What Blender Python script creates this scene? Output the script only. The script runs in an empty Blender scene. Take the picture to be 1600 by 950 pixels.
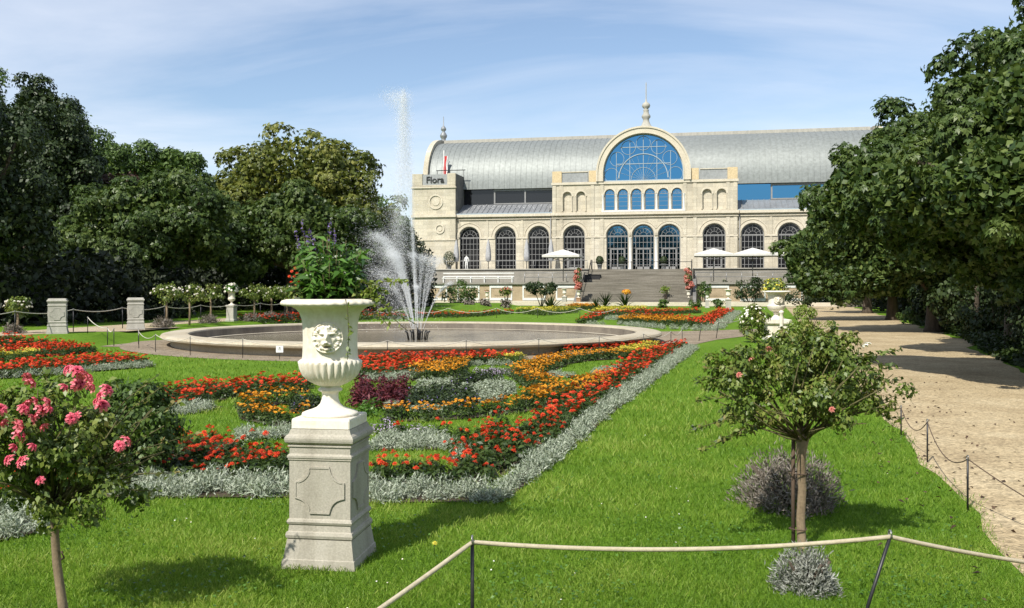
import bpy, bmesh, math, random
import numpy as np
from mathutils import Vector, Matrix
from mathutils.geometry import tessellate_polygon
random.seed(7); RNG = np.random.default_rng(11)
SC = bpy.context.scene; COL = SC.collection; PI = math.pi
F, HOR, EYE = 1450.0, 451.0, 1.7
SUNV = Vector((.5, .8, -1.0)).normalized()          # direction the light travels

def P(px, py, z=0.0):                                # image point on the ground -> world
    y = F*(EYE-z)/(py-HOR); return ((px-800)/F*y, y)

# ------------------------------------------------------------------ tagging
def tag(o, label=None, cat=None, group=None, kind=None):
    if label: o['label'] = label
    if cat: o['category'] = cat
    if group: o['group'] = group
    if kind: o['kind'] = kind
    return o
def empty(name, loc, rz=0, label=None, cat=None, group=None):
    o = bpy.data.objects.new(name, None); COL.objects.link(o); o.empty_display_size = .2
    o.location = loc; o.rotation_euler = (0, 0, rz)
    return tag(o, label, cat, group)
def link(name, me, mats=None, parent=None):
    o = bpy.data.objects.new(name, me); COL.objects.link(o)
    if mats:
        for m in (mats if isinstance(mats, (list, tuple)) else [mats]):
            me.materials.append(m)
    if parent: o.parent = parent
    return o
KIDS = {}
def copy_tree(o, loc=None, rz=None, label=None, parent=None, scale=None):
    c = o.copy(); COL.objects.link(c)
    if parent: c.parent = parent
    if loc is not None: c.location = loc
    if rz is not None: c.rotation_euler[2] = rz
    if scale is not None: c.scale = (scale,)*3
    if label: c['label'] = label
    for ch in o.children: copy_tree(ch, parent=c)
    return c

# ------------------------------------------------------------------ mesh builders
class MB:
    def __init__(s): s.v = []; s.f = []; s.smooth = []
    def add(s, vs, fs, smooth=False):
        n = len(s.v); s.v += [tuple(v) for v in vs]
        for f in fs: s.f.append(tuple(i+n for i in f)); s.smooth.append(smooth)
    def box(s, x0, x1, y0, y1, z0, z1):
        s.add([(x0,y0,z0),(x1,y0,z0),(x1,y1,z0),(x0,y1,z0),(x0,y0,z1),(x1,y0,z1),(x1,y1,z1),(x0,y1,z1)],
              [(3,2,1,0),(4,5,6,7),(0,1,5,4),(1,2,6,5),(2,3,7,6),(3,0,4,7)])
    def tube(s, pts, rad, n=8, caps=True):
        pts = [Vector(p) for p in pts]; rings = []
        up = Vector((.13,.2,1)).normalized()
        for i, p in enumerate(pts):
            t = (pts[min(i+1,len(pts)-1)]-pts[max(i-1,0)]).normalized()
            a = t.cross(up)
            if a.length < .05: a = t.cross(Vector((1,0,0)))
            a.normalize(); b = t.cross(a); r = rad[i] if isinstance(rad,(list,tuple)) else rad
            rings.append([p+(a*math.cos(2*PI*k/n)+b*math.sin(2*PI*k/n))*r for k in range(n)])
        vs = [v for R in rings for v in R]; fs = []
        for i in range(len(pts)-1):
            for k in range(n):
                k2 = (k+1)%n; fs.append((i*n+k, (i+1)*n+k, (i+1)*n+k2, i*n+k2))
        if caps: fs.append(tuple(range(n))); fs.append(tuple((len(pts)-1)*n+k for k in reversed(range(n))))
        s.add(vs, fs, True)
    def lathe(s, prof, n=48, c=(0,0), mod=None, smooth=True):
        vs = []; fs = []
        for r, z in prof:
            for k in range(n):
                a = 2*PI*k/n; rr = r*(mod(z,a) if mod else 1)
                vs.append((c[0]+rr*math.cos(a), c[1]+rr*math.sin(a), z))
        for i in range(len(prof)-1):
            for k in range(n):
                k2 = (k+1)%n; fs.append((i*n+k, i*n+k2, (i+1)*n+k2, (i+1)*n+k))
        s.add(vs, fs, smooth)
        s.add([vs[k] for k in range(n)], [tuple(reversed(range(n)))]); m = (len(prof)-1)*n
        s.add([vs[m+k] for k in range(n)], [tuple(range(n))])
    def sqlathe(s, prof):                            # square section moulding: (half width, z)
        vs = []; fs = []
        for h, z in prof: vs += [(-h,-h,z),(h,-h,z),(h,h,z),(-h,h,z)]
        for i in range(len(prof)-1):
            for k in range(4):
                k2=(k+1)%4; fs.append((i*4+k,i*4+k2,(i+1)*4+k2,(i+1)*4+k))
        m=(len(prof)-1)*4; fs.append((3,2,1,0)); fs.append((m,m+1,m+2,m+3)); s.add(vs, fs)
    def prism(s, poly, y0, y1):                      # polygon in x,z extruded along y
        n=len(poly); vs=[(x,y0,z) for x,z in poly]+[(x,y1,z) for x,z in poly]
        fs=[tuple(range(n)), tuple(range(2*n-1,n-1,-1))]
        for k in range(n): k2=(k+1)%n; fs.append((k2,k,n+k,n+k2))
        s.add(vs, fs)
    def ribbon(s, pts, w, y0, y1, closed=False):     # bar of width w along a line in x,z, from y0 to y1
        n=len(pts); A=[]; B=[]
        for i in range(n):
            p0=pts[(i-1)%n] if closed else pts[max(i-1,0)]; p1=pts[(i+1)%n] if closed else pts[min(i+1,n-1)]
            dx,dz=p1[0]-p0[0],p1[1]-p0[1]; L=math.hypot(dx,dz) or 1; nx,nz=-dz/L*w/2,dx/L*w/2
            A.append((pts[i][0]+nx,pts[i][1]+nz)); B.append((pts[i][0]-nx,pts[i][1]-nz))
        vs=[(x,y0,z) for x,z in A]+[(x,y0,z) for x,z in B]+[(x,y1,z) for x,z in A]+[(x,y1,z) for x,z in B]; fs=[]
        for i in range(n if closed else n-1):
            j=(i+1)%n
            fs+=[(i,n+i,n+j,j),(2*n+j,3*n+j,3*n+i,2*n+i),(i,j,2*n+j,2*n+i),(n+j,n+i,3*n+i,3*n+j)]
        if not closed: fs+=[(0,2*n,3*n,n),(n-1,2*n-1,4*n-1,3*n-1)]
        s.add(vs, fs)
    def ball(s, c, r, n=12, sq=(1,1,1)):
        prof=[(math.sin(PI*i/n)*r+1e-5, -math.cos(PI*i/n)*r) for i in range(n+1)]; vs=[]; fs=[]; m=n+4
        for rr,z in prof:
            for k in range(m): a=2*PI*k/m; vs.append((c[0]+rr*math.cos(a)*sq[0],c[1]+rr*math.sin(a)*sq[1],c[2]+z*sq[2]))
        for i in range(n):
            for k in range(m): k2=(k+1)%m; fs.append((i*m+k,i*m+k2,(i+1)*m+k2,(i+1)*m+k))
        s.add(vs, fs, True)
    def build(s, name, mats=None, parent=None, bevel=0):
        me=bpy.data.meshes.new(name); me.from_pydata(s.v,[],s.f); me.polygons.foreach_set('use_smooth', s.smooth); me.update()
        if bevel:
            bm=bmesh.new(); bm.from_mesh(me)
            es=[e for e in bm.edges if len(e.link_faces)==2 and e.calc_face_angle(0)>.6]
            bmesh.ops.bevel(bm, geom=es, offset=bevel, segments=2, affect='EDGES', clamp_overlap=True)
            bm.to_mesh(me); bm.free()
        return link(name, me, mats, parent)

class Q:                                             # bulk quads with a per-face random and material index
    def __init__(s): s.v=[]; s.m=[]; s.r=[]
    def add(s, quads, mat=0, rnd=None):
        quads=np.asarray(quads,dtype=np.float32).reshape(-1,4,3); n=len(quads)
        s.v.append(quads); s.m.append(np.full(n,mat,np.int32)); s.r.append(RNG.random(n).astype(np.float32) if rnd is None else np.broadcast_to(np.asarray(rnd,np.float32),(n,)))
    def merge(s, o, M):
        M=np.array(M); 
        for v,m,r in zip(o.v,o.m,o.r):
            s.v.append((v@M[:3,:3].T+M[:3,3]).astype(np.float32)); s.m.append(m); s.r.append(r)
    def mesh(s, name, smooth=False):
        v=np.concatenate(s.v); n=len(v); me=bpy.data.meshes.new(name)
        me.vertices.add(4*n); me.vertices.foreach_set('co', v.reshape(-1))
        me.loops.add(4*n); me.loops.foreach_set('vertex_index', np.arange(4*n,dtype=np.int32))
        me.polygons.add(n); me.polygons.foreach_set('loop_start', np.arange(0,4*n,4,dtype=np.int32))
        me.polygons.foreach_set('material_index', np.concatenate(s.m))
        if smooth: me.polygons.foreach_set('use_smooth', np.ones(n,bool))
        a=me.attributes.new('rnd','FLOAT','FACE'); a.data.foreach_set('value', np.concatenate(s.r).astype(np.float32))
        me.update(calc_edges=True); return me
    def build(s, name, mats, parent=None, smooth=False): return link(name, s.mesh(name,smooth), mats, parent)

def unit(a): return a/np.maximum(np.linalg.norm(a,axis=-1,keepdims=True),1e-9)
def leaves(C, N, L, W, D=None, fold=.25):            # leaf quads at C facing N
    C=np.asarray(C); n=len(C); N=unit(np.asarray(N)+0)
    if D is None: D=RNG.normal(size=(n,3))
    D=unit(D-N*(D*N).sum(1,keepdims=True)); S=np.cross(D,N)
    L=np.broadcast_to(np.asarray(L),(n,))[:,None]; W=np.broadcast_to(np.asarray(W),(n,))[:,None]
    m=C+N*(L*fold*.5)-N*L*.05
    return np.stack([C-D*L/2, m*0+C-D*L*.08+S*W/2+N*L*fold*.35, C+D*L/2-N*L*.12, C-D*L*.08-S*W/2+N*L*fold*.35],1)
def sphere(n):
    return unit(RNG.normal(size=(n,3)))
def flower(c, nrm, r, k=7, layers=2):                # daisy/zinnia-like bloom
    c=np.array(c,float); nrm=np.array(nrm,float)/np.linalg.norm(nrm); a=np.cross(nrm,[.3,.9,.1]); a/=np.linalg.norm(a); b=np.cross(nrm,a); out=[]
    for l in range(layers):
        rr=r*(1-.32*l); off=random.random()*6
        for i in range(k):
            t=off+2*PI*i/k; d=a*math.cos(t)+b*math.sin(t); e=-a*math.sin(t)+b*math.cos(t)
            h=nrm*r*(.18*l+.05); w=rr*2.4/k
            out.append([c+h*1.0, c+d*rr*.6+e*w/1.5+h+nrm*r*.16, c+d*rr+h+nrm*r*(.02+.2*l), c+d*rr*.6-e*w/1.5+h+nrm*r*.16])
    return np.array(out)

# ------------------------------------------------------------------ materials
def new_mat(name):
    m=bpy.data.materials.new(name); m.use_nodes=True; nt=m.node_tree; b=nt.nodes['Principled BSDF']; return m,nt,b
def ramp(nt, cols):
    r=nt.nodes.new('ShaderNodeValToRGB'); cr=r.color_ramp
    while len(cr.elements)<len(cols): cr.elements.new(.5)
    for e,(p,c) in zip(cr.elements, cols): e.position=p; e.color=(*c,1)
    return r
def stone(name, c1, c2, scale=3, rough=.8, bump=.15, fine=40, c3=None, metal=0, spec=.3, streak=False, blocks=None, bdist=.02,hs=False):
    m,nt,b=new_mat(name); N=nt.nodes; K=nt.links
    tc=N.new('ShaderNodeTexCoord'); src=tc.outputs['Object']
    if hs: streak=True
    if streak:
        mp=N.new('ShaderNodeMapping'); mp.inputs['Scale'].default_value=(.12,1,3.2) if hs else (1,1,.18); K.new(src,mp.inputs['Vector']); s1=mp.outputs['Vector']
    else: s1=src
    n1=N.new('ShaderNodeTexNoise'); n1.inputs['Scale'].default_value=scale; n1.inputs['Detail'].default_value=8; n1.inputs['Roughness'].default_value=.65; K.new(s1,n1.inputs['Vector'])
    r=ramp(nt,[(.3,c1),(.7,c2)] if c3 is None else [(.28,c1),(.5,c2),(.75,c3)]); K.new(n1.outputs['Fac'],r.inputs['Fac'])
    n2=N.new('ShaderNodeTexNoise'); n2.inputs['Scale'].default_value=fine; n2.inputs['Detail'].default_value=4; K.new(src,n2.inputs['Vector'])
    mx=N.new('ShaderNodeMixRGB'); mx.blend_type='OVERLAY'; mx.inputs['Fac'].default_value=.35; K.new(r.outputs['Color'],mx.inputs[1]); K.new(n2.outputs['Fac'],mx.inputs[2])
    out=mx.outputs['Color']
    if blocks:
        sx=N.new('ShaderNodeSeparateXYZ'); K.new(src,sx.inputs[0]); cx=N.new('ShaderNodeCombineXYZ'); K.new(sx.outputs['X'],cx.inputs['X']); K.new(sx.outputs['Z'],cx.inputs['Y'])
        bk=N.new('ShaderNodeTexBrick'); bk.inputs['Scale'].default_value=1; bk.inputs['Brick Width'].default_value=blocks[0]; bk.inputs['Row Height'].default_value=blocks[1]; bk.inputs['Mortar Size'].default_value=.012
        bk.inputs['Color1'].default_value=(.84,.84,.83,1); bk.inputs['Color2'].default_value=(1.06,1.05,1.03,1); bk.inputs['Mortar'].default_value=(.72,.7,.66,1); K.new(cx.outputs[0],bk.inputs['Vector'])
        m2=N.new('ShaderNodeMixRGB'); m2.blend_type='MULTIPLY'; m2.inputs['Fac'].default_value=1; K.new(out,m2.inputs[1]); K.new(bk.outputs['Color'],m2.inputs[2]); out=m2.outputs['Color']
    K.new(out,b.inputs['Base Color'])
    b.inputs['Roughness'].default_value=rough; b.inputs['Metallic'].default_value=metal; b.inputs['Specular IOR Level'].default_value=spec
    if bump:
        bp=N.new('ShaderNodeBump'); bp.inputs['Strength'].default_value=bump; bp.inputs['Distance'].default_value=bdist; K.new(n2.outputs['Fac'],bp.inputs['Height']); K.new(bp.outputs['Normal'],b.inputs['Normal'])
    return m
def leafmat(name, cols, rough=.5, trans=.25, spec=.35):
    m,nt,b=new_mat(name); N=nt.nodes; K=nt.links
    at=N.new('ShaderNodeAttribute'); at.attribute_name='rnd'
    k=len(cols); r=ramp(nt,[(i/(k-1),c) for i,c in enumerate(cols)]); K.new(at.outputs['Fac'],r.inputs['Fac'])
    K.new(r.outputs['Color'],b.inputs['Base Color']); b.inputs['Roughness'].default_value=rough; b.inputs['Specular IOR Level'].default_value=spec
    if trans:
        t=N.new('ShaderNodeBsdfTranslucent'); br=N.new('ShaderNodeMixRGB'); br.blend_type='MULTIPLY'; br.inputs['Fac'].default_value=1; br.inputs[2].default_value=(1.3,1.35,.7,1)
        K.new(r.outputs['Color'],br.inputs[1]); K.new(br.outputs['Color'],t.inputs['Color'])
        ms=N.new('ShaderNodeMixShader'); ms.inputs['Fac'].default_value=trans; K.new(b.outputs[0],ms.inputs[1]); K.new(t.outputs[0],ms.inputs[2]); K.new(ms.outputs[0],N['Material Output'].inputs['Surface'])
    return m
M={}
M['cream']=stone('cream_stone',(.40,.355,.275),(.50,.455,.36),.5,.85,.2,9,c3=(.585,.54,.45),streak=True,blocks=(1.1,.42))
M['trim']=stone('trim_stone',(.49,.435,.335),(.56,.51,.41),.8,.8,.08,8)
M['white']=stone('white_paint',(.58,.525,.42),(.73,.675,.57),5,.6,.15,38,c3=(.79,.74,.64),streak=True,bdist=.004)
M['post_white']=stone('white_column',(.6,.6,.58),(.7,.7,.67),2,.5,.03,20)
M['pedestal']=stone('weathered_sandstone',(.22,.2,.155),(.35,.325,.265),4,.9,.3,90,c3=(.41,.385,.325),streak=True,bdist=.004)
M['pedestal_far']=stone('grey_sandstone',(.3,.29,.25),(.42,.4,.35),3,.9,.2,40,streak=True)
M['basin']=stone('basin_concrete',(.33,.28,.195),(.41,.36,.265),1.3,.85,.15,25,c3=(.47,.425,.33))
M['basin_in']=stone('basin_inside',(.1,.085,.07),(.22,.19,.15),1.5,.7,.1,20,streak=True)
M['zinc']=stone('zinc_roof',(.208,.224,.216),(.236,.252,.242),.12,.56,.0,3,metal=.3,spec=.35)
M['zinc_dark']=stone('lead_roof',(.2,.21,.22),(.28,.29,.3),.6,.5,.05,5,metal=.3)
M['parapet']=stone('parapet_stone',(.5,.39,.23),(.56,.45,.28),1,.85,.1,8)
M['panel']=stone('grey_panel',(.24,.25,.25),(.3,.31,.31),.6,.6,.03,5)
M['slate']=stone('slate_side',(.1,.1,.1),(.2,.19,.17),1.4,.8,.3,5)
M['frame']=stone('window_frame_paint',(.2,.2,.2),(.26,.26,.25),2,.5,0)
M['frame_light']=stone('fan_frame_paint',(.26,.32,.36),(.34,.4,.44),2,.5,0)
M['step']=stone('step_stone',(.07,.064,.05),(.165,.15,.12),2.6,.9,.3,12,c3=(.27,.25,.21),hs=True)
M['wallbrick']=stone('terrace_wall_stone',(.3,.23,.15),(.42,.33,.22),1.2,.9,.2,12)
M['grey_wall']=stone('grey_terrace_stone',(.2,.19,.16),(.3,.28,.24),1,.9,.2,10)
M['brick']=stone('brick_pier',(.28,.16,.09),(.36,.22,.13),3,.9,.2,14)
M['dark_step']=stone('dark_step_stone',(.035,.03,.027),(.07,.06,.05),3,.9,.2,20)
M['bark']=stone('bark',(.045,.035,.025),(.12,.095,.07),6,.95,.7,25,streak=True)
M['rose_bark']=stone('rose_bark',(.14,.10,.06),(.3,.23,.15),14,.9,.6,60,streak=True,bdist=.004)
M['stake']=stone('stake',(.06,.04,.03),(.13,.09,.06),14,.9,.4,60,streak=True,bdist=.004)
M['iron']=stone('dark_iron',(.02,.02,.022),(.05,.05,.052),6,.45,.05,40,metal=.6,spec=.5)
M['steel']=stone('grey_steel',(.2,.2,.2),(.3,.3,.3),6,.4,.05,40,metal=.7)
M['rope']=stone('rope',(.36,.31,.21),(.5,.44,.32),30,.9,.6,260,bdist=.003)
M['rope_far']=stone('pale_rope',(.42,.4,.33),(.55,.52,.44),30,.9,.2,60)
M['canvas']=stone('umbrella_canvas',(.5,.48,.44),(.6,.58,.54),2,.9,.05,20)
M['canvas_folded']=stone('folded_canvas',(.3,.3,.31),(.45,.45,.45),3,.9,.1,20)
M['soil']=stone('soil',(.035,.025,.017),(.08,.06,.04),6,.95,.5,30)
M['sign_white']=stone('sign_board',(.72,.72,.7),(.8,.8,.78),4,.5,0)
M['letter']=stone('dark_letter',(.02,.02,.02),(.03,.03,.03),4,.5,0)
M['flag_red']=stone('flag_red',(.4,.03,.03),(.5,.05,.05),4,.8,0)
M['flag_white']=stone('flag_white',(.6,.6,.6),(.7,.7,.7),4,.8,0)
M['twig']=stone('rose_twig',(.07,.06,.025),(.13,.12,.05),20,.8,.2,60)
def glass(name, col, rough, metal=1.0):
    m,nt,b=new_mat(name); N=nt.nodes; K=nt.links
    tc=N.new('ShaderNodeTexCoord'); n=N.new('ShaderNodeTexNoise'); n.inputs['Scale'].default_value=1.1; n.inputs['Detail'].default_value=2; K.new(tc.outputs['Object'],n.inputs['Vector'])
    bp=N.new('ShaderNodeBump'); bp.inputs['Strength'].default_value=.25; bp.inputs['Distance'].default_value=.01; K.new(n.outputs['Fac'],bp.inputs['Height']); K.new(bp.outputs['Normal'],b.inputs['Normal'])
    b.inputs['Base Color'].default_value=(*col,1); b.inputs['Metallic'].default_value=metal; b.inputs['Roughness'].default_value=rough; return m
M['glass_blue']=glass('sky_tinted_glass',(.075,.23,.39),.05)  # blue of the mirrored sky put into the glass colour
M['glass_dark']=glass('reflection_dark_glass',(.012,.012,.014),.06,0)  # near-black base stands for mirrored trees and dark interiors
M['chest']=leafmat('chestnut_leaf',[(.023,.047,.012),(.05,.086,.02),(.083,.126,.03),(.135,.175,.046)],.45,.22)
M['chest_y']=leafmat('yellowing_leaf',[(.045,.068,.013),(.095,.122,.02),(.155,.172,.03),(.22,.22,.05)],.5,.22)
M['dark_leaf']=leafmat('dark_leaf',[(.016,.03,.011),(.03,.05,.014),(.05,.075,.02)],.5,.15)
M['shaded_wood_leaf']=leafmat('shaded_wood_leaf',[(.008,.014,.006),(.016,.026,.009),(.03,.042,.014)],.6,.08)  # leaf colour darkened to stand for the shade under the crowns
M['mid_leaf']=leafmat('mid_leaf',[(.04,.075,.015),(.07,.12,.025),(.12,.18,.04)],.5,.2)
M['copper_leaf']=leafmat('copper_leaf',[(.035,.02,.014),(.075,.042,.025),(.11,.07,.04)],.6,.15)
M['grass']=leafmat('grass_blade',[(.075,.16,.012),(.145,.25,.024),(.225,.32,.045),(.34,.39,.095)],.55,.35,.25)
M['rose_leaf']=leafmat('rose_leaf',[(.03,.055,.009),(.07,.115,.016),(.125,.175,.03),(.2,.24,.05),(.22,.17,.07)],.45,.22,.4)
M['bright_leaf']=leafmat('bright_leaf',[(.035,.09,.012),(.07,.16,.02),(.12,.24,.04)],.4,.3,.45)
M['lime_leaf']=leafmat('lime_leaf',[(.10,.16,.02),(.18,.25,.04),(.26,.3,.07)],.45,.3)
M['bed_leaf']=leafmat('bedding_leaf',[(.022,.045,.01),(.045,.08,.016),(.075,.11,.026)],.45,.2)
M['silver']=leafmat('silver_leaf',[(.17,.21,.145),(.31,.355,.265),(.45,.485,.395)],.8,.15,.15)
M['silver_bush']=leafmat('lavender_leaf',[(.13,.14,.115),(.24,.25,.21),(.38,.39,.35)],.85,.1,.15)
M['dry_bush']=leafmat('dry_lavender',[(.10,.085,.065),(.19,.165,.135),(.3,.27,.24)],.85,.1,.15)
M['red']=leafmat('red_petal',[(.42,.022,.01),(.66,.05,.016),(.74,.12,.035)],.55,.12,.2)
M['orange']=leafmat('orange_petal',[(.55,.17,.012),(.68,.28,.02),(.7,.4,.03)],.6,.12,.2)
M['yellow']=leafmat('yellow_petal',[(.5,.4,.03),(.66,.55,.06),(.6,.62,.14)],.6,.12,.2)
M['burg']=leafmat('burgundy_leaf',[(.05,.01,.016),(.11,.02,.03),(.19,.045,.05)],.5,.15)
M['purple']=leafmat('purple_petal',[(.22,.17,.28),(.36,.28,.4),(.48,.42,.5)],.7,.1)
M['salvia']=leafmat('violet_petal',[(.09,.06,.2),(.15,.10,.3),(.22,.16,.4)],.6,.1)
M['pink']=leafmat('pink_petal',[(.42,.025,.07),(.6,.07,.13),(.74,.17,.22),(.8,.32,.35)],.5,.15,.25)
M['wrose']=leafmat('white_petal',[(.62,.55,.45),(.75,.72,.62),(.8,.78,.74)],.6,.1)
M['coral']=leafmat('coral_petal',[(.45,.1,.075),(.54,.17,.13),(.6,.32,.26)],.6,.1)
# ================================================================== SETTING
def sstep(t): t=min(1,max(0,t)); return t*t*(3-2*t)
BANK=.28
def gh(x, y):                                        # ground height: flat garden, low bank on the left
    s=x-.2*y
    return BANK*sstep((-17.9-s)/1.1)*sstep((y-12)/6)
def axis_noise(): pass
def coords(lo, hi, step, far):
    a=list(np.arange(lo,hi+.01,step)); return sorted([-far,-far*.5,-200]+a+[200,far*.5,far])
gx=coords(-60,90,1.0,900); gx=sorted(set(gx)|set(np.arange(-34,-14,.25))); gy=coords(-60,150,1.5,900)
V=[(x,y,gh(x,y)) for y in gy for x in gx]; nx=len(gx)
Fc=[(j*nx+i,j*nx+i+1,(j+1)*nx+i+1,(j+1)*nx+i) for j in range(len(gy)-1) for i in range(nx-1)]
def lawn_mat():
    m,nt,b=new_mat('lawn'); N=nt.nodes; K=nt.links
    tc=N.new('ShaderNodeTexCoord'); src=tc.outputs['Object']
    def noise(sc,d=5):
        n=N.new('ShaderNodeTexNoise'); n.inputs['Scale'].default_value=sc; n.inputs['Detail'].default_value=d; K.new(src,n.inputs['Vector']); return n
    a=noise(.6); f=noise(9,8); g=noise(45,4)
    r=ramp(nt,[(.3,(.08,.165,.009)),(.55,(.125,.23,.019)),(.8,(.18,.28,.033))])
    mx=N.new('ShaderNodeMath'); mx.operation='MULTIPLY_ADD'; mx.inputs[1].default_value=.5; K.new(f.outputs['Fac'],mx.inputs[0])
    h=N.new('ShaderNodeMath'); h.operation='MULTIPLY'; h.inputs[1].default_value=.5; K.new(a.outputs['Fac'],h.inputs[0]); K.new(h.outputs[0],mx.inputs[2])
    K.new(mx.outputs[0],r.inputs['Fac'])
    o=N.new('ShaderNodeMixRGB'); o.blend_type='OVERLAY'; o.inputs['Fac'].default_value=.6; K.new(r.outputs['Color'],o.inputs[1]); K.new(g.outputs['Fac'],o.inputs[2])
    K.new(o.outputs['Color'],b.inputs['Base Color']); b.inputs['Roughness'].default_value=.9; b.inputs['Specular IOR Level'].default_value=.1
    bp=N.new('ShaderNodeBump'); bp.inputs['Strength'].default_value=.8; bp.inputs['Distance'].default_value=.06; K.new(g.outputs['Fac'],bp.inputs['Height']); K.new(bp.outputs['Normal'],b.inputs['Normal'])
    return m
M['lawn']=lawn_mat()
me=bpy.data.meshes.new('lawn'); me.from_pydata(V,[],Fc); me.update()
tag(link('lawn',me,M['lawn']),kind='structure')

def gravel_mat(name,c1,c2,c3):
    m,nt,b=new_mat(name); N=nt.nodes; K=nt.links
    tc=N.new('ShaderNodeTexCoord'); src=tc.outputs['Object']
    a=N.new('ShaderNodeTexNoise'); a.inputs['Scale'].default_value=.9; a.inputs['Detail'].default_value=8; a.inputs['Roughness'].default_value=.7; K.new(src,a.inputs['Vector'])
    v=N.new('ShaderNodeTexVoronoi'); v.inputs['Scale'].default_value=38; K.new(src,v.inputs['Vector'])
    v2=N.new('ShaderNodeTexNoise'); v2.inputs['Scale'].default_value=14; v2.inputs['Detail'].default_value=6; K.new(src,v2.inputs['Vector'])
    r=ramp(nt,[(.3,c1),(.5,c2),(.72,c3)]); K.new(a.outputs['Fac'],r.inputs['Fac'])
    s=N.new('ShaderNodeSeparateColor'); K.new(v.outputs['Color'],s.inputs[0])
    ad=N.new('ShaderNodeMath'); ad.operation='MULTIPLY_ADD'; ad.inputs[1].default_value=.5; K.new(s.outputs[0],ad.inputs[0]); hf=N.new('ShaderNodeMath'); hf.operation='MULTIPLY'; hf.inputs[1].default_value=.55; K.new(v2.outputs['Fac'],hf.inputs[0]); K.new(hf.outputs[0],ad.inputs[2])
    o=N.new('ShaderNodeMixRGB'); o.blend_type='OVERLAY'; o.inputs['Fac'].default_value=.65; K.new(r.outputs['Color'],o.inputs[1]); K.new(ad.outputs[0],o.inputs[2])
    K.new(o.outputs['Color'],b.inputs['Base Color']); b.inputs['Roughness'].default_value=.95; b.inputs['Specular IOR Level'].default_value=.15
    bp=N.new('ShaderNodeBump'); bp.inputs['Strength'].default_value=.6; bp.inputs['Distance'].default_value=.02; K.new(v.outputs['Distance'],bp.inputs['Height']); K.new(bp.outputs['Normal'],b.inputs['Normal'])
    return m
M['gravel']=gravel_mat('path_gravel',(.285,.218,.128),(.385,.305,.184),(.465,.385,.248))
M['ringwalk']=gravel_mat('walk_gravel',(.17,.135,.095),(.24,.195,.14),(.29,.24,.18))
M['sand']=gravel_mat('sandy_path',(.3,.24,.16),(.38,.31,.21),(.42,.35,.25))
def sheet(name, poly, z, mat):
    pts=[Vector((x,y,0)) for x,y in poly]; tris=tessellate_polygon([pts])
    me=bpy.data.meshes.new(name); vs=[(x,y,z) for x,y in poly]; fs=[]
    for t in tris:
        a,b_,c=[Vector(vs[i]) for i in t]; fs.append(tuple(t) if (b_-a).cross(c-a).z>0 else tuple(reversed(t)))
    me.from_pydata(vs,[],fs); me.update(); return tag(link(name,me,mat),kind='structure')
def wob(p, amp, i): return (p[0]+amp*math.sin(i*1.7+p[1])+amp*.6*math.sin(i*3.9), p[1])
# gravel path on the right, along the garden axis
PL=[(1.53+.277*y+.05*math.sin(y*1.9)+.03*math.sin(y*4.7), y) for y in np.arange(-6,87,.5)]
PR=[]
for y in np.arange(-6,87,.8):
    x=4.9+.30*y+.18*math.sin(y*.9)+.1*math.sin(y*2.3)
    if y>22: x+=.9*sstep((y-22)/10)
    PR.append((x,y))
sheet('gravel_path', PL+PR[::-1], .004, M['gravel'])
def path_left(y): return 1.53+.277*y
# walk around the fountain with its links to both sides
FC=(-3.09,30.45)
ring=[(FC[0]+9.0*math.cos(a)*(1+.004*math.sin(9*a)),FC[1]+9.0*math.sin(a)) for a in np.linspace(0,2*PI,120,endpoint=False)]
sheet('fountain_walk', ring, .006, M['ringwalk'])
wr=[P(*p) for p in [(985,519),(1060,518),(1160,515),(1195,514),(1195,522),(1120,531),(1075,541),(1020,543)]]
sheet('cross_walk', wr, .010, M['ringwalk'])
wl=[(-17.7+.2*31.0,31.0),(-17.75+.2*34.2,34.2),(-9.5,34.5),(-9.7,26.5),(-17.6+.2*27.2,27.2)]
sheet('cross_walk', wl, .010, M['ringwalk'])
sw=[(-20.6+.2*y+.12*math.sin(y*1.3),y) for y in np.arange(20,66,1)]+[(-22.6+.2*y,y) for y in np.arange(65,19,-1)]
sheet('sand_path', sw, BANK+.006, M['sand'])
sheet('sand_path', [(-18.9+.2*30.7,30.7),(-18.9+.2*34,34),(-20.7+.2*34.4,34.4),(-20.7+.2*30.2,30.2)], BANK+.010, M['sand'])
# two dark steps up the bank
st=empty('garden_steps',(-18.3+.2*32.6,32.6,0),-math.atan(.2),'pair of low dark stone steps beside the fountain walk','steps')
for i,(x0,z1) in enumerate([(-.35,.15),(-.75,.295)]):
    b=MB(); b.box(x0-.42,x0,-1.1,1.1,0,z1); b.build('step',M['dark_step'],st,.01)

# ------------------------------------------------------------------ fountain
t=empty('fountain',(FC[0],FC[1],0),0,'large round stone fountain basin with high water jets in the middle of the garden','fountain')
b=MB()
prof=[(7.62,0),(7.62,.17),(7.66,.19),(7.82,.205),(7.9,.235),(7.92,.28),(7.88,.33),(7.8,.35),(7.2,.355),(7.12,.34),(7.1,.3)]
n=160; vs=[];fs=[]
for r,z in prof:
    for k in range(n): a=2*PI*k/n; vs.append((r*math.cos(a),r*math.sin(a),z))
for i in range(len(prof)-1):
    for k in range(n): k2=(k+1)%n; fs.append((i*n+k,i*n+k2,(i+1)*n+k2,(i+1)*n+k))
b.add(vs,fs,False); rim=b.build('basin_rim',M['basin'],t)
b=MB(); vs=[];fs=[]
for r,z in [(7.1,.3),(7.08,.03)]:
    for k in range(n): a=2*PI*k/n; vs.append((r*math.cos(a),r*math.sin(a),z))
for k in range(n): k2=(k+1)%n; fs.append((k,k2,n+k2,n+k))
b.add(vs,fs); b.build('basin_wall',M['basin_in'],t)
b=MB(); vs=[];fs=[]
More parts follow.
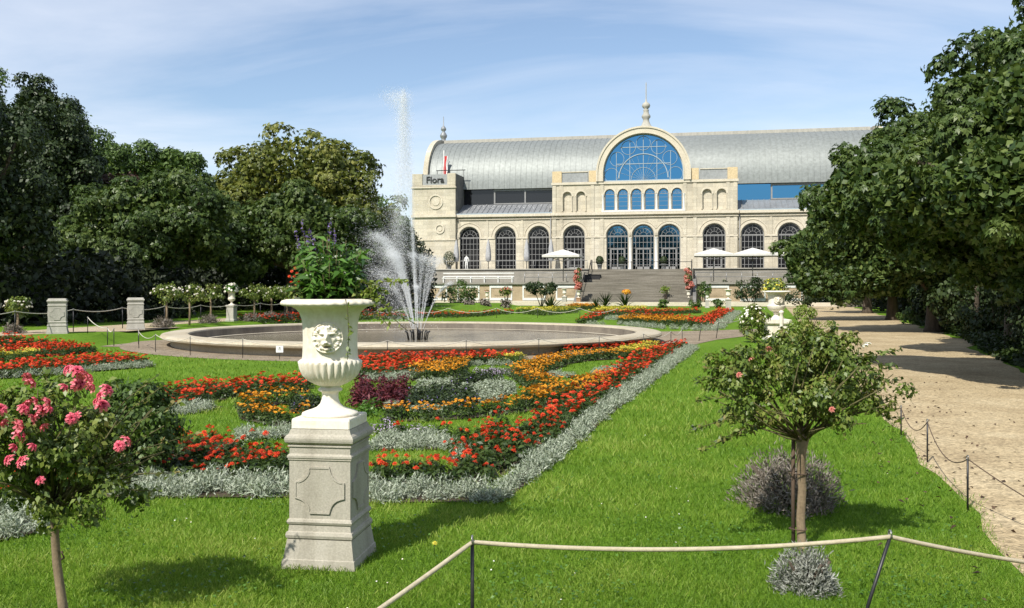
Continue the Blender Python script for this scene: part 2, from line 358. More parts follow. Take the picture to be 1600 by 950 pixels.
for r,z in [(7.07,.075),(7.0,.085),(6.93,.075)]:
    for k in range(n): a=2*PI*k/n; vs.append((r*math.cos(a),r*math.sin(a),z))
for i in range(2):
    for k in range(n): k2=(k+1)%n; fs.append((i*n+k,i*n+k2,(i+1)*n+k2,(i+1)*n+k))
b.add(vs,fs); b.build('pale_waterline',M['trim'],t)  # thin pale ring just above the water surface
m,nt,bs=new_mat('pool_water'); bs.inputs['Base Color'].default_value=(.2,.175,.13,1); bs.inputs['Roughness'].default_value=.07; bs.inputs['IOR'].default_value=1.33
nz=nt.nodes.new('ShaderNodeTexNoise'); nz.inputs['Scale'].default_value=5; nz.inputs['Detail'].default_value=4; tc=nt.nodes.new('ShaderNodeTexCoord'); mp=nt.nodes.new('ShaderNodeMapping'); mp.inputs['Scale'].default_value=(1,2.2,1); nt.links.new(tc.outputs['Object'],mp.inputs['Vector']); nt.links.new(mp.outputs['Vector'],nz.inputs['Vector'])
bp=nt.nodes.new('ShaderNodeBump'); bp.inputs['Strength'].default_value=.35; bp.inputs['Distance'].default_value=.05; nt.links.new(nz.outputs['Fac'],bp.inputs['Height']); nt.links.new(bp.outputs['Normal'],bs.inputs['Normal'])
M['pool']=m
b=MB(); vs=[(7.09*math.cos(2*PI*k/n),7.09*math.sin(2*PI*k/n),.06) for k in range(n)]; b.add(vs,[tuple(range(n))]); b.build('water_surface',M['pool'],t)
# nozzles
nozzle=(.05,-.6)
b=MB()
for r,cnt,hh in [(.0,1,.45),(.14,5,.38),(.3,9,.34)]:
    for k in range(cnt):
        a=2*PI*k/cnt+.2; x=nozzle[0]+r*math.cos(a); y=nozzle[1]+r*math.sin(a)
        b.tube([(x*1,y,.03),(x+.15*r*math.cos(a),y+.15*r*math.sin(a),hh*.8),(x+.35*r*math.cos(a),y+.35*r*math.sin(a),hh)],[.022,.02,.03],6)
b.build('nozzle_cluster',M['iron'],t)
# spray: each jet is many small drops; drops drift to the left in the wind
m,nt,bs=new_mat('water_drops'); bs.inputs['Base Color'].default_value=(.92,.94,.95,1); bs.inputs['Roughness'].default_value=.25; bs.inputs['IOR'].default_value=1.33
tr=nt.nodes.new('ShaderNodeBsdfTransparent'); tl=nt.nodes.new('ShaderNodeBsdfTranslucent'); tl.inputs['Color'].default_value=(.9,.92,.94,1)
mxa=nt.nodes.new('ShaderNodeMixShader'); mxa.inputs['Fac'].default_value=.5; nt.links.new(bs.outputs[0],mxa.inputs[1]); nt.links.new(tl.outputs[0],mxa.inputs[2])
mxb=nt.nodes.new('ShaderNodeMixShader'); mxb.inputs['Fac'].default_value=.68; nt.links.new(tr.outputs[0],mxb.inputs[1]); nt.links.new(mxa.outputs[0],mxb.inputs[2]); nt.links.new(mxb.outputs[0],nt.nodes['Material Output'].inputs['Surface'])
M['drops']=m
def drops(C, size):
    n=len(C); C=np.asarray(C); size=np.broadcast_to(np.asarray(size),(n,))
    Nn=sphere(n); return leaves(C,Nn,size,size*.7,fold=.3)
WIND=np.array([-1.0,.12,0])
def jet(name, x0, y0, v, spread, cnt, drift, s0, s1, tmax=None, gamma=.6):
    # v: launch velocity; positions along the ballistic arc with growing scatter and wind drift
    T=tmax or (v[2]*2/9.8); tt=T*RNG.random(cnt)**gamma
    p=np.stack([x0+v[0]*tt, y0+v[1]*tt, .4+v[2]*tt-4.9*tt**2],1)
    p+=RNG.normal(size=(cnt,3))*(spread*(.02+tt/T)**1.1)[:,None]*np.array([1,1,.8])
    p+=WIND*(drift*RNG.random(cnt)**1.6*(tt/T)**2)[:,None]
    ok=p[:,2]>.08; p=p[ok]
    q=Q(); q.add(drops(p, RNG.uniform(s0,s1,len(p)))); q.build(name,M['drops'],t)
nx_,ny_=nozzle
jet('water_jet',nx_-.05,ny_,(-.32,.05,12.2),.16,24000,.8,.009,.023,tmax=1.22,gamma=1.0)     # tall middle jet going up
q=Q(); k=42000; u=RNG.random(k)**.95; p=np.stack([nx_-.45+RNG.normal(size=k)*(.06+.2*u)-.35*u**2,ny_+RNG.normal(size=k)*(.05+.3*u),8.0-6.4*u+RNG.normal(size=k)*.12],1); q.add(drops(p,RNG.uniform(.008,.022,k))); q.build('falling_spray',M['drops'],t)
for v,sp,cn,dr,tm in [((-1.45,.2,7.7),.13,7000,.4,.79),((-.9,-.3,6.9),.11,6000,.35,.70),((-1.2,.3,7.2),.2,5000,.7,.74),((-1.8,-.1,6.0),.17,3000,.3,.62),((-.1,-.1,6.9),.07,2400,.3,.69),((.3,.2,6.8),.08,2400,.35,.69),((.75,.1,6.7),.1,2400,.4,.72),((1.1,-.3,6.6),.09,2400,.3,.69),((1.8,.1,5.4),.05,1300,.12,.56),((.05,-.2,5.2),.05,1300,.2,.6)]:
    jet('water_jet',nx_+v[0]*.1,ny_+v[1]*.1,v,sp,int(cn*1.8),dr,.009,.024,tmax=tm,gamma=.9)
q=Q(); k=8000; u=RNG.random(k); p=np.stack([nx_-.45-1.25*u+RNG.normal(size=k)*.25, ny_+RNG.normal(size=k)*.4, .5+3.2*u**.8-RNG.random(k)**2*2.6*u+RNG.normal(size=k)*.12],1); p=p[p[:,2]>.1]; q.add(drops(p,RNG.uniform(.008,.022,len(p)))); q.build('wind_spray',M['drops'],t)
q=Q(); k=5000; p=np.stack([nx_-.7+RNG.normal(size=k)*.75,ny_+RNG.normal(size=k)*.6,RNG.uniform(.3,5.5,k)],1); q.add(drops(p,RNG.uniform(.012,.035,k))); q.build('fine_mist',M['drops'],t)
# little notice board by the rim
x,y=P(437,562); o=empty('notice_board',(x,y,0),.1,'small white notice board on a thin rod before the fountain rim','sign')
b=MB(); b.tube([(0,0,0),(0,0,.2)],.008,6); b.build('rod',M['iron'],o)
b=MB(); b.box(-.085,.085,-.012,.012,.17,.33); b.build('board',M['sign_white'],o,.003)
b=MB(); b.box(-.035,.035,-.016,-.0125,.23,.235); b.box(-.035,.035,-.016,-.0125,.25,.255); b.box(-.02,.02,-.016,-.0125,.27,.3); b.build('notice_print',M['panel'],o)

# ================================================================== BUILDING
BA=math.radians(11.5); BO=(14.84,105.0)
def BW(u,w): return (BO[0]+u*math.cos(BA)+w*math.sin(BA), BO[1]-u*math.sin(BA)+w*math.cos(BA))
def BU(px,w):                                        # u of an image column on the plane at depth w
    p=(px-800)/F; return (p*(BO[1]+w*math.cos(BA))-BO[0]-w*math.sin(BA))/(math.cos(BA)+p*math.sin(BA))
bld=empty('palace_building',(BO[0],BO[1],0),-BA,'long cream stone festival hall with grey barrel roof and great arched window','building')
def arch(uc,r,zb,zs,n=20): return [(uc-r,zb)]+[(uc-r*math.cos(PI*k/n),zs+r*math.sin(PI*k/n)) for k in range(n+1)]+[(uc+r,zb)]
def wall_holes(u0,u1,z0,z1,w,holes,depth,name,mat,outer=None):
    out=outer or [(u0,z0),(u1,z0),(u1,z1),(u0,z1)]
    loops=[[Vector((x,z,0)) for x,z in out]]+[[Vector((x,z,0)) for x,z in h] for h in holes]
    tr=tessellate_polygon(loops); flat=[p for L in loops for p in L]
    b=MB(); vs=[(p.x,w,p.y) for p in flat]; fs=[]
    for a in tr:
        A,B_,C=[flat[i] for i in a]; fs.append(tuple(a) if (B_-A).cross(C-A).z>0 else tuple(reversed(a)))
    b.add(vs,fs)
    for h in holes:
        k=len(h); vs=[(x,w,z) for x,z in h]+[(x,w+depth,z) for x,z in h]
        b.add(vs,[(i,(i+1)%k,k+(i+1)%k,k+i) for i in range(k)])
    k=len(out); vs=[(x,w,z) for x,z in out]+[(x,w+depth+.4,z) for x,z in out]
    b.add(vs,[((i+1)%k,i,k+i,k+(i+1)%k) for i in range(k)])
    return b.build(name,mat,bld)
R1,ZB,ZS=1.24,3.85,7.7
side_w=[12.03,15.97,20.33]
wall_holes(-10.4,10.4,0,10.3,0,[arch(u,R1,ZB,ZS) for u in (-7.86,-2.91,0,2.91,7.86)],.5,'wall',M['cream'])
SM=[-3.775+1.51*i for i in range(6)]
wall_holes(-10.4,10.4,10.3,13.9,0,[arch(u,.57,10.65,12.45,12) for u in SM]+[arch(u,.5,10.6,12.3,12) for u in (-8.66,-7.08,7.08,8.66)],.3,'wall',M['cream'])
for sgn in (-1,1):
    us=sorted((sgn*10.41,sgn*21.9)); wall_holes(us[0],us[1],0,10.3,.3,[arch(sgn*u,R1,ZB,ZS) for u in side_w],.5,'wall',M['cream'])
    b=MB(); us=sorted((sgn*21.9,sgn*27.2)); b.box(us[0],us[1],-.2,5.4,0,13.75); b.build('tower',M['cream'],bld)
    b=MB(); b.box(us[0]+.0,us[1],-.22,5.4,13.76,13.95); b.box(us[0],us[0]+1.25,-.2,.6,13.95,15.3); b.box(us[1]-1.0,us[1],-.2,.6,13.95,15.3); b.build('parapet',M['cream'],bld,.02)
    b=MB(); b.box(us[0]+1.25,us[1]-1.0,-.1,.25,13.95,15.2); b.build('sign_panel' if sgn<0 else 'parapet_panel',M['panel'],bld)
    b=MB(); ue=us[1] if sgn<0 else us[0]; b.box(ue-.06 if sgn<0 else ue-.06,ue+.06,.05,5.45,10.9,15.25); b.build('slate_cladding',M['slate'],bld)
    b=MB(); b.box(us[0]-.1,us[1]+.1,-.42,.1,10.1,10.45); b.box(us[0]-.04,us[1]+.04,-.3,.1,7.35,7.55); b.box(us[0]-.1,us[1]+.1,-.35,.1,13.55,13.74); b.build('cornice',M['trim'],bld,.03)
    for (uc,zc,r) in [((us[0]+us[1])/2+.25,11.95,.8),((us[0]+us[1])/2+.75,8.75,.5)]:
        b=MB(); c=[(uc+r*math.cos(2*PI*k/28),zc+r*math.sin(2*PI*k/28)) for k in range(28)]; b.ribbon(c,.16,-.3,-.2,True)
        b.prism([(uc+r*.55*math.cos(2*PI*k/20),zc+r*.55*math.sin(2*PI*k/20)) for k in range(20)],-.26,-.2); b.build('medallion',M['trim'],bld)
# mouldings
b=MB()
b.box(-10.55,10.55,-.3,-.003,10.08,10.4); b.box(-10.5,10.5,-.16,-.003,9.75,9.85); b.box(-10.5,10.5,-.14,-.003,13.6,13.9); b.build('cornice',M['trim'],bld,.02)
for a0,a1 in [(-21.85,-10.6),(10.6,21.85)]: b=MB(); b.box(a0,a1,-.05,.297,10.08,10.4); b.box(a0,a1,.15,.297,9.75,9.85); b.build('cornice',M['trim'],bld,.02)
def segs(cs,lo,hi,r): 
    e=[lo]
    for c in cs: e+=[c-r,c+r]
    e.append(hi); return [(e[i],e[i+1]) for i in range(0,len(e),2)]
for a0,a1 in segs([-7.86,-2.91,0,2.91,7.86],-10.45,10.45,1.28): 
    if a1-a0>.6: b=MB(); b.box(a0,a1,-.09,-.003,7.5,7.72); b.build('impost_moulding',M['trim'],bld,.02)
for sgn in (-1,1):
    cs=sorted(sgn*u for u in side_w); lo,hi=(-21.85,-10.55) if sgn<0 else (10.55,21.85)
    for a0,a1 in segs(cs,lo,hi,1.28): b=MB(); b.box(a0,a1,.2,.297,7.5,7.72); b.build('impost_moulding',M['trim'],bld,.02)
for uc in (-7.86,-2.91,0,2.91,7.86)+tuple(s*u for s in(-1,1) for u in side_w):
    w=0 if abs(uc)<9 else .3
    b=MB(); rr=1.42; b.ribbon([(uc-rr*math.cos(PI*k/24),ZS+rr*math.sin(PI*k/24)) for k in range(25)],.22,w-.1,w-.003)
    rr=1.72; b.ribbon([(uc-rr*math.cos(PI*k/24),ZS+rr*math.sin(PI*k/24)) for k in range(25)] if abs(uc)>3 else [(uc-1.62*math.cos(PI*k/24),ZS+1.62*math.sin(PI*k/24)) for k in range(4,21)],.07,w-.06,w-.004); b.build('arch_moulding',M['trim'],bld)
for uc in SM+[-8.66,-7.08,7.08,8.66]:
    r=.67 if abs(uc)<5 else .62; zs=12.45 if abs(uc)<5 else 12.3
    b=MB(); b.ribbon([(uc-r*math.cos(PI*k/16),zs+r*math.sin(PI*k/16)) for k in range(17)],.14,-.08,-.003); b.build('arch_moulding',M['trim'],bld)
for uc in (-8.66,-7.08,7.08,8.66):
    b=MB(); b.prism(arch(uc,.52,10.58,12.3,12),.28,.34); b.build('blind_panel',M['cream'],bld)
    for s in (-1,1):
        b=MB(); b.lathe([(.07,10.6),(.06,12.2),(.09,12.3)],8,(uc+s*.56,-.06)); b.build('half_column',M['trim'],bld)
# pilasters
for u in (-10.15,-9.35,-5.75,-4.65,4.65,5.75,9.35,10.15):
    b=MB(); b.box(u-.2,u+.2,-.07,-.003,3.9,7.49); b.box(u-.2,u+.2,-.07,-.003,7.73,9.74); b.box(u-.2,u+.2,-.07,-.003,10.41,13.59); b.build('pilaster',M['cream'],bld,.015)
for s in (-1,1):
    for u in (14.0,18.15,21.6):
        b=MB(); b.box(s*u-.13,s*u+.13,.24,.297,3.9,7.49); b.box(s*u-.13,s*u+.13,.24,.297,7.73,9.74); b.build('pilaster',M['cream'],bld,.015)
    b=MB(); b.tube([(s*10.62,.18,3.8),(s*10.62,.18,10.2)],.06,8); b.build('downpipe',M['frame'],bld)
    b=MB(); b.tube([(s*10.9,.2,10.45),(s*10.9,.9,11.1)],.06,8); b.build('downpipe',M['frame'],bld)
# columns
for u in (-1.455,1.455):
    b=MB(); b.lathe([(.24,3.85),(.24,4.0),(.17,4.1),(.15,7.3),(.2,7.4),(.22,7.5)],14,(u,.05)); b.build('column',M['post_white'],bld)
for i in range(7):
    u=-4.53+1.51*i
    b=MB(); b.lathe([(.15,10.6),(.11,10.72),(.1,12.2),(.15,12.32),(.16,12.4)],12,(u,-.06)); b.build('column',M['post_white'],bld)
b=MB(); b.box(-4.7,4.7,-.2,-.003,10.42,10.58); b.build('sill',M['post_white'],bld,.02)
# windows
def make_window(door, blue):
    f=MB(); f.ribbon(arch(0,R1-.05,ZB+.02,ZS,20),.1,.30,.42); f.ribbon(arch(0,.86,ZB+.02,ZS,16),.05,.31,.40)
    for u in (-.43,0,.43): f.box(u-.02,u+.02,.32,.39,ZB,ZS)
    z=ZB+.55
    while z<ZS-.1: f.box(-R1+.05,R1-.05,.325,.385,z-.022,z+.022); z+=.64
    f.box(-R1+.05,R1-.05,.3,.40,ZS-.05,ZS+.05); f.ribbon([(-.42*math.cos(PI*k/10),ZS+.42*math.sin(PI*k/10)) for k in range(11)],.035,.32,.39)
    for k in range(1,6):
        a=PI*k/6; f.ribbon([(.42*math.cos(a),ZS+.42*math.sin(a)),(1.2*math.cos(a),ZS+1.2*math.sin(a))],.03,.325,.385)
    if door:
        for u in (-.75,0,.75): f.box(u-.06,u+.06,.26,.3,ZB,ZB+2.35)
        f.box(-.81,.81,.26,.3,ZB+2.3,ZB+2.42); f.box(-.81,.81,.26,.3,ZB,ZB+.35)
    return f
win={}
def window(uc,w,door,blue):
    p=MB(); p.prism(arch(0,R1-.02,ZB+.01,ZS,20),.36,.38)
    key=door
    wo=p.build('window',M['glass_blue' if blue else 'glass_dark'],bld); wo.location=(uc,w,0)
    if key not in win: win[key]=make_window(door,blue).build('frame',M['frame'],wo)
    else: copy_tree(win[key],parent=wo)
for u in (-2.91,0,2.91): window(u,0,True,True)
for u in (-7.86,7.86): window(u,0,True,False)
for s in (-1,1):
    for u in side_w: window(s*u,.3,False,False)
sm=None
for u in SM:
    p=MB(); p.prism(arch(0,.56,10.66,12.45,12),.2,.22); wo=p.build('window',M['glass_blue'],bld); wo.location=(u,0,0)
    if sm is None:
        f=MB(); f.ribbon(arch(0,.52,10.68,12.45,12),.06,.14,.24)
        for z in (11.1,11.6,12.05): f.box(-.52,.52,.17,.23,z-.015,z+.015)
        f.box(-.52,.52,.15,.23,12.42,12.48); f.ribbon([(-.25*math.cos(PI*k/8),12.45+.25*math.sin(PI*k/8)) for k in range(9)],.03,.16,.23)
        for k in range(1,4): a=PI*k/4; f.ribbon([(.25*math.cos(a),12.45+.25*math.sin(a)),(.5*math.cos(a),12.45+.5*math.sin(a))],.03,.16,.23)
        sm=f.build('frame',M['frame'],wo)
    else: copy_tree(sm,parent=wo)
# great arch
ZC=14.75
def big(r,zb=13.92,n=48): return [(-r,zb)]+[(-r*math.cos(PI*k/n),ZC+r*math.sin(PI*k/n)) for k in range(n+1)]+[(r,zb)]
b=MB(); b.ribbon(big(4.9),.8,-.25,.9); b.build('arch_ring',M['trim'],bld)
b=MB(); b.ribbon(big(5.22),.2,-.36,.5); b.ribbon(big(4.56),.08,-.3,-.24); b.build('arch_moulding',M['trim'],bld)
b=MB(); b.prism(big(4.5,13.93),.42,.46); fan=b.build('fan_window',M['glass_blue'],bld)
f=MB(); Z0=14.0
f.ribbon([(2.75*math.cos(PI*k/40),Z0+2.75*math.sin(PI*k/40)+.25) for k in range(41)],.09,.22,.40)
f.ribbon([(1.35*math.cos(PI*k/30),Z0+1.35*math.sin(PI*k/30)+.1) for k in range(31)],.045,.26,.40)
f.ribbon(big(4.46),.10,.22,.41)
for k in range(7):
    a=math.radians(7+166*k/6); rr=.80; cx=3.62*math.cos(a); cz=ZC-.15+3.62*math.sin(a)-.45*(1-math.sin(a))
    f.ribbon([(cx+rr*math.cos(2*PI*j/28),cz+rr*math.sin(2*PI*j/28)) for j in range(28)],.04,.27,.40,True)
for u,z1 in ((-3.05,17.3),(-1.52,18.6),(0,19.2),(1.52,18.6),(3.05,17.3)): f.box(u-.03,u+.03,.28,.40,Z0,z1)
f.box(-3.05,3.05,.285,.40,15.85,15.93); f.box(-2.65,2.65,.285,.40,17.75,17.82); f.box(-4.45,4.45,.25,.40,13.94,14.06)
for k in range(1,12):
    if k!=6: a=PI*k/12; f.ribbon([(.15*math.cos(a),Z0+.15*math.sin(a)),(2.7*math.cos(a),Z0+2.7*math.sin(a)+.2)],.018,.31,.39)
f.build('fan_frame',M['frame_light'],fan)
# parapets of the middle block
for s in (-1,1):
    for a in (9.85,5.75): b=MB(); b.box(s*a-.55,s*a+.55 if abs(a)>6 else s*a+.42,-.06,.7,13.9,15.2) if s>0 else b.box(s*a-.55 if a>6 else s*a-.42,s*a+.55,-.06,.7,13.9,15.2); b.build('parapet',M['parapet'],bld,.02)
    lo,hi=sorted((s*9.3,s*6.3)); b=MB(); b.box(lo,hi,.1,.5,13.9,15.05); b.build('parapet_panel',M['panel'],bld); b=MB(); b.box(lo,hi,.02,.55,15.05,15.15); b.build('panel_cap',M['trim'],bld)
b=MB(); b.box(-10.4,10.4,.5,8,.2,13.88); b.build('core',M['cream'],bld)
# lower lean-to roofs, clerestory, barrel roof
for s in (-1,1):
    lo,hi=sorted((s*10.42,s*21.88)); b=MB(); b.prism([(0,0)],0,0) if 0 else None
    vs=[(lo,.2,10.45),(hi,.2,10.45),(hi,3.6,11.85),(lo,3.6,11.85),(lo,.2,10.3),(hi,.2,10.3),(hi,3.6,10.3),(lo,3.6,10.3)]
    b.add(vs,[(0,1,2,3),(0,4,5,1),(1,5,6,2),(3,2,6,7),(0,3,7,4)])
    u=lo+.5
    while u<hi: 
        b.add([(u,.2,10.46),(u+.05,.2,10.46),(u+.05,3.6,11.86),(u,3.6,11.86),(u,.2,10.53),(u+.05,.2,10.53),(u+.05,3.6,11.93),(u,3.6,11.93)],[(4,5,6,7),(0,1,5,4),(0,4,7,3),(1,2,6,5)]); u+=.62
    b.build('lean_to_roof',M['zinc_dark'],bld)
    b=MB(); b.box(lo,hi,.05,.35,10.402,10.52); b.build('gutter',M['frame_light'],bld)
    b=MB(); b.box(lo,hi,3.7,3.8,11.85,13.7); b.build('clerestory_window',M['glass_blue'] if s>0 else M['glass_dark'],bld); cw=bld.children[-1]  # pane colour follows what each side mirrors: sky right, trees left
    f=MB(); u=lo+.1
    while u<hi: f.box(u-.09,u+.09,3.55,3.69,11.85,13.65); u+=3.75
    f.box(lo,hi,3.5,3.69,13.45,13.68); f.box(lo,hi,3.5,3.69,11.86,12.0); f.build('clerestory_frame',M['frame'],cw)
YC,HR,RZ0,RH=11.2,8.0,13.7,6.75
def rp(k,n=28,r=0):
    a=PI*k/n; c=math.cos(a); s_=math.sin(a); e=.86
    return (YC-(HR+r)*math.copysign(abs(c)**e,c), RZ0+(RH+r)*abs(s_)**e)
prof=[rp(k) for k in range(29)]
b=MB(); vs=[(u,w,z) for u in (-26.3,26.3) for w,z in prof]; b.add(vs,[(29+k,k,k+1,29+k+1) for k in range(28)],True)
b.build('roof',M['zinc'],bld)
b=MB(); u=-26
pr2=[rp(k,28,.03) for k in range(29)]
while u<26.2:
    if abs(u)>4.5:
        vs=[(x,w,z) for x in (u-.025,u+.025) for w,z in pr2[:20]]+[(x,w,z) for x in (u-.025,u+.025) for w,z in prof[:20]]; n=20
        for k in range(19): 
            b.add([vs[n+k],vs[k],vs[k+1],vs[n+k+1]],[(0,1,2,3)]); b.add([vs[k],vs[k+1],vs[2*n+k+1],vs[2*n+k]],[(0,1,2,3)]); b.add([vs[n+k],vs[n+k+1],vs[3*n+k+1],vs[3*n+k]],[(3,2,1,0)])
    u+=.66
b.build('roof_seams',M['zinc'],bld)
b=MB(); b.box(-25.9,25.9,YC-2.1,YC+2.1,20.1,20.72); b.build('ridge_lantern',M['pedestal_far'],bld,.06)
for u0,u1 in ((-20,-17),(-12.5,-9.5),(-8.5,-6.5),(9,11),(16,17.2),(19,20.5)): b=MB(); b.box(u0,u1,YC-.6,YC+.6,20.72,20.86); b.build('roof_vent',M['zinc_dark'],bld)
for s in (-1,1):                                     # end gables, a little larger than the roof
    b=MB(); n=29; A=[rp(k,28,.45) for k in range(n)]; x0,x1=sorted((s*26.25,s*26.85))
    vs=[(x,w,z) for x in (x0,x1) for w,z in A]; fs=[tuple(range(n-1,-1,-1)),tuple(range(n,2*n))]+[(n+k,k,k+1,n+k+1) for k in range(n-1)]
    b.add(vs,fs); b.build('gable',M['cream'],bld)
    b=MB(); b.box(x0,x1,YC-8.4,YC+8.4,0,13.75); b.build('end_wall',M['cream'],bld)
b=MB(); b.box(-26.2,26.2,3.82,18.5,0,13.6); b.build('nave_wall',M['cream'],bld)
n=32; T=[(-5.1*math.cos(PI*k/n),ZC+5.1*math.sin(PI*k/n)) for k in range(n+1)]; T=[(-5.1,13.9)]+T+[(5.1,13.9)]
b=MB(); vs=[(u,w,z) for w in (.92,YC) for u,z in T]; k=len(T); b.add(vs,[(i,i+1,k+i+1,k+i) for i in range(k-1)],True); b.build('transept_roof',M['zinc'],bld)
def finial(u,w,z,s):
    b=MB(); b.lathe([(1.55,0),(1.6,.25),(1.3,.5),(.95,.75),(.55,1.25),(.36,1.7),(.36,1.95),(.52,2.15),(.52,2.35),(.34,2.6),(.3,2.9),(.36,3.05),(.2,3.15),(.4,3.3),(.5,3.55),(.4,3.8),(.12,4.0),(.06,4.4),(.05,6.2),(.01,6.4)] if s>0 else [(.62,0),(.62,.25),(.4,.35),(.36,.8),(.55,1.05),(.6,1.3),(.36,1.7),(.2,1.9),(.4,2.1),(.45,2.3),(.33,2.55),(.08,2.8),(.05,4.1),(.01,4.3)],16,(0,0)); o=b.build('finial',M['zinc_dark'] if s<0 else M['pedestal_far'],bld); o.location=(u,w,z); o.scale=(1,1,1) if s>0 else (.8,.8,.85)
finial(0,YC-5.5,19.95,1); finial(-26.55,YC,20.6,-1)
# sign lettering
cu=bpy.data.curves.new('lettering','FONT'); cu.body='Flora'; cu.size=1.08; cu.extrude=.03; cu.align_x='CENTER'; cu.offset=.012
tmp=bpy.data.objects.new('lettering',cu); COL.objects.link(tmp); bpy.context.view_layer.update()
me=bpy.data.meshes.new_from_object(tmp.evaluated_get(bpy.context.evaluated_depsgraph_get())); bpy.data.objects.remove(tmp)
me.materials.clear(); lo=link('lettering',me,M['letter'],bld); lo.location=(-24.4,-.16,14.22); lo.rotation_euler=(PI/2,0,0)
# flag pole on the tower
x,y=BW(-24.2,3.0); o=empty('flagpole',(x,y,13.9),-BA,'white flagpole with limp red and white flag on the left tower','flagpole')
b=MB(); b.tube([(0,0,-.2),(0,0,4.6)],.045,8); b.build('pole',M['post_white'],o)
b=MB(); vs=[];
for i in range(9):
    for j in range(4): vs.append((.05+.16*j+.05*math.sin(i*.9+j)-.02*i, .06*math.sin(j*2+i*.5), 3.9-.27*i+.1*j*(i>0)*-.6))
b.add(vs,[(i*4+j,i*4+j+1,i*4+j+5,i*4+j+4) for i in range(8) for j in range(3)]); fl=b.build('flag',[M['flag_red'],M['flag_white']],o)
for i,p in enumerate(fl.data.polygons): p.material_index=1 if i%3==2 else 0
x,y=BW(-22.3,2.2); o=empty('roof_rail',(x,y,13.95),-BA,'thin dark railing on the roof of the left tower','railing')
b=MB(); b.tube([(-2.6,0,2.0),(1.0,0,2.0)],.05,6); [b.tube([(u,0,-.02),(u,0,2.0)],.035,6) for u in (-2.5,-.9,.8)]; b.build('rail',M['iron'],o)
# ================================================================== TERRACE AND FORECOURT
def bempty(name,u,w,z,label,cat,group=None,rz=0): x,y=BW(u,w); return empty(name,(x,y,z),-BA+rz,label,cat,group)
TZ,UZ=2.35,3.82
o=bempty('terrace_wall',0,-10,0,'low ochre terrace wall with white framed panels below the festival hall','wall')
def seg_wall(u0,u1):
    b=MB(); b.box(u0,u1,0,6.0,0,TZ-.22); b.build('wall',M['wallbrick'],o)
    b=MB(); b.box(u0,u1,-.22,6.0,TZ-.22,TZ); b.build('coping',M['grey_wall'],o,.03)
    b=MB(); b.box(u0,u1,-.12,-.003,0,.42); b.build('plinth',M['trim'],o,.02)
    u=u0+.9
    while u+2.4<u1:
        b=MB(); b.ribbon([(u,.6),(u,1.92),(u+2.3,1.92),(u+2.3,.6)],.3,-.06,-.003,True); b.build('panel_frame',M['post_white'],o)
        b=MB(); b.box(u+.45,u+1.85,-.03,-.003,.95,1.6); b.build('panel',M['wallbrick'],o,.01); u+=3.55
seg_wall(-27,-5.9); seg_wall(5.9,30)
o=bempty('upper_terrace',0,-4,0,'grey stone upper terrace along the foot of the hall','terrace')
for u0,u1 in ((-28,-5.6),(5.6,30)):
    b=MB(); b.box(u0,u1,0,4,TZ-.3,UZ); b.build('retaining_wall',M['grey_wall'],o); b=MB(); b.box(u0,u1,-.15,.3,UZ-.003,UZ+.1); b.build('coping',M['pedestal_far'],o)
b=MB(); b.box(-5.6,5.6,0,4.4,0,UZ+.003); b.build('landing',M['step'],o)
o=bempty('staircase',0,0,0,'broad weathered stone staircase leading up to the hall doors','staircase')
n=14
for i in range(n):
    b=MB(); z0=TZ/n*i; b.box(-5.6,5.6,-14.6+i*.33,-14.6+(i+1)*.33+(.0 if i<n-1 else 3.45),0 if i==0 else z0-.02,TZ/n*(i+1)); b.build('step',M['step'],o,.012)
k=9
for i in range(k):
    b=MB(); b.box(-5.6,5.6,-6.7+i*.3,-6.7+(i+1)*.3,TZ-.02,TZ+(UZ-TZ)/k*(i+1)); b.build('step',M['step'],o,.012)
for s in (-1,1):
    b=MB(); x0,x1=sorted((s*5.62,s*5.95)); v=[(-14.9,0),(-14.9,.35),(-10.0,TZ+.35),(-9.9,TZ+.35),(-9.9,0)]
    b.add([(x0,y,z) for y,z in v]+[(x1,y,z) for y,z in v],[(0,1,2,3,4),(9,8,7,6,5)]+[((i+1)%5,i,5+i,5+(i+1)%5) for i in range(5)]); b.build('cheek_wall',M['slate'],o)
for s,lab in ((-1,'dark sloping handrail on the left side of the hall staircase'),(1,'dark sloping handrail on the right side of the hall staircase')):
    h=bempty('handrail',s*5.45,-14.4,0,lab,'handrail'); b=MB(); b.tube([(0,0,1.1),(0,4.5,TZ+1.0),(0,7.8,TZ+1.0),(0,10.4,UZ+1.0),(0,11.4,UZ+1.0)],.045,6); b.build('rail',M['iron'],h)
    for y,z in ((0,0.1),(2.2,1.2),(4.5,TZ),(7.8,TZ),(10.4,UZ),(11.4,UZ)): b=MB(); b.tube([(0,y,z),(0,y,z+1.05)],.04,6); b.build('baluster',M['iron'],h)
def railing(u0,u1,w,z,label,mat,post,h=1.0,rails=(1.0,.55)):
    r=bempty('railing',u0,w,z,label,'railing'); L=u1-u0
    b=MB(); [b.tube([(0,0,q),(L,0,q)],.03,6) for q in rails]; b.build('rail',mat,r)
    c=int(L/post)
    for i in range(c+1): b=MB(); b.tube([(L*i/c,0,0),(L*i/c,0,h+.02)],.035,6); b.build('baluster',mat,r)
railing(-11.8,-5.9,-9.7,TZ,'thin dark steel railing on the terrace left of the staircase',M['steel'],1.4)
railing(5.9,21,-9.7,TZ,'thin dark steel railing on the terrace right of the staircase',M['steel'],1.5)
railing(-22,-5.9,-3.8,UZ+.1,'dark railing before the left row of arched windows',M['frame'],2,.9,(.9,))
railing(-5.4,5.4,-3.7,UZ+.003,'dark railing posts at the top landing before the hall doors',M['iron'],2.1,.85,(.8,))
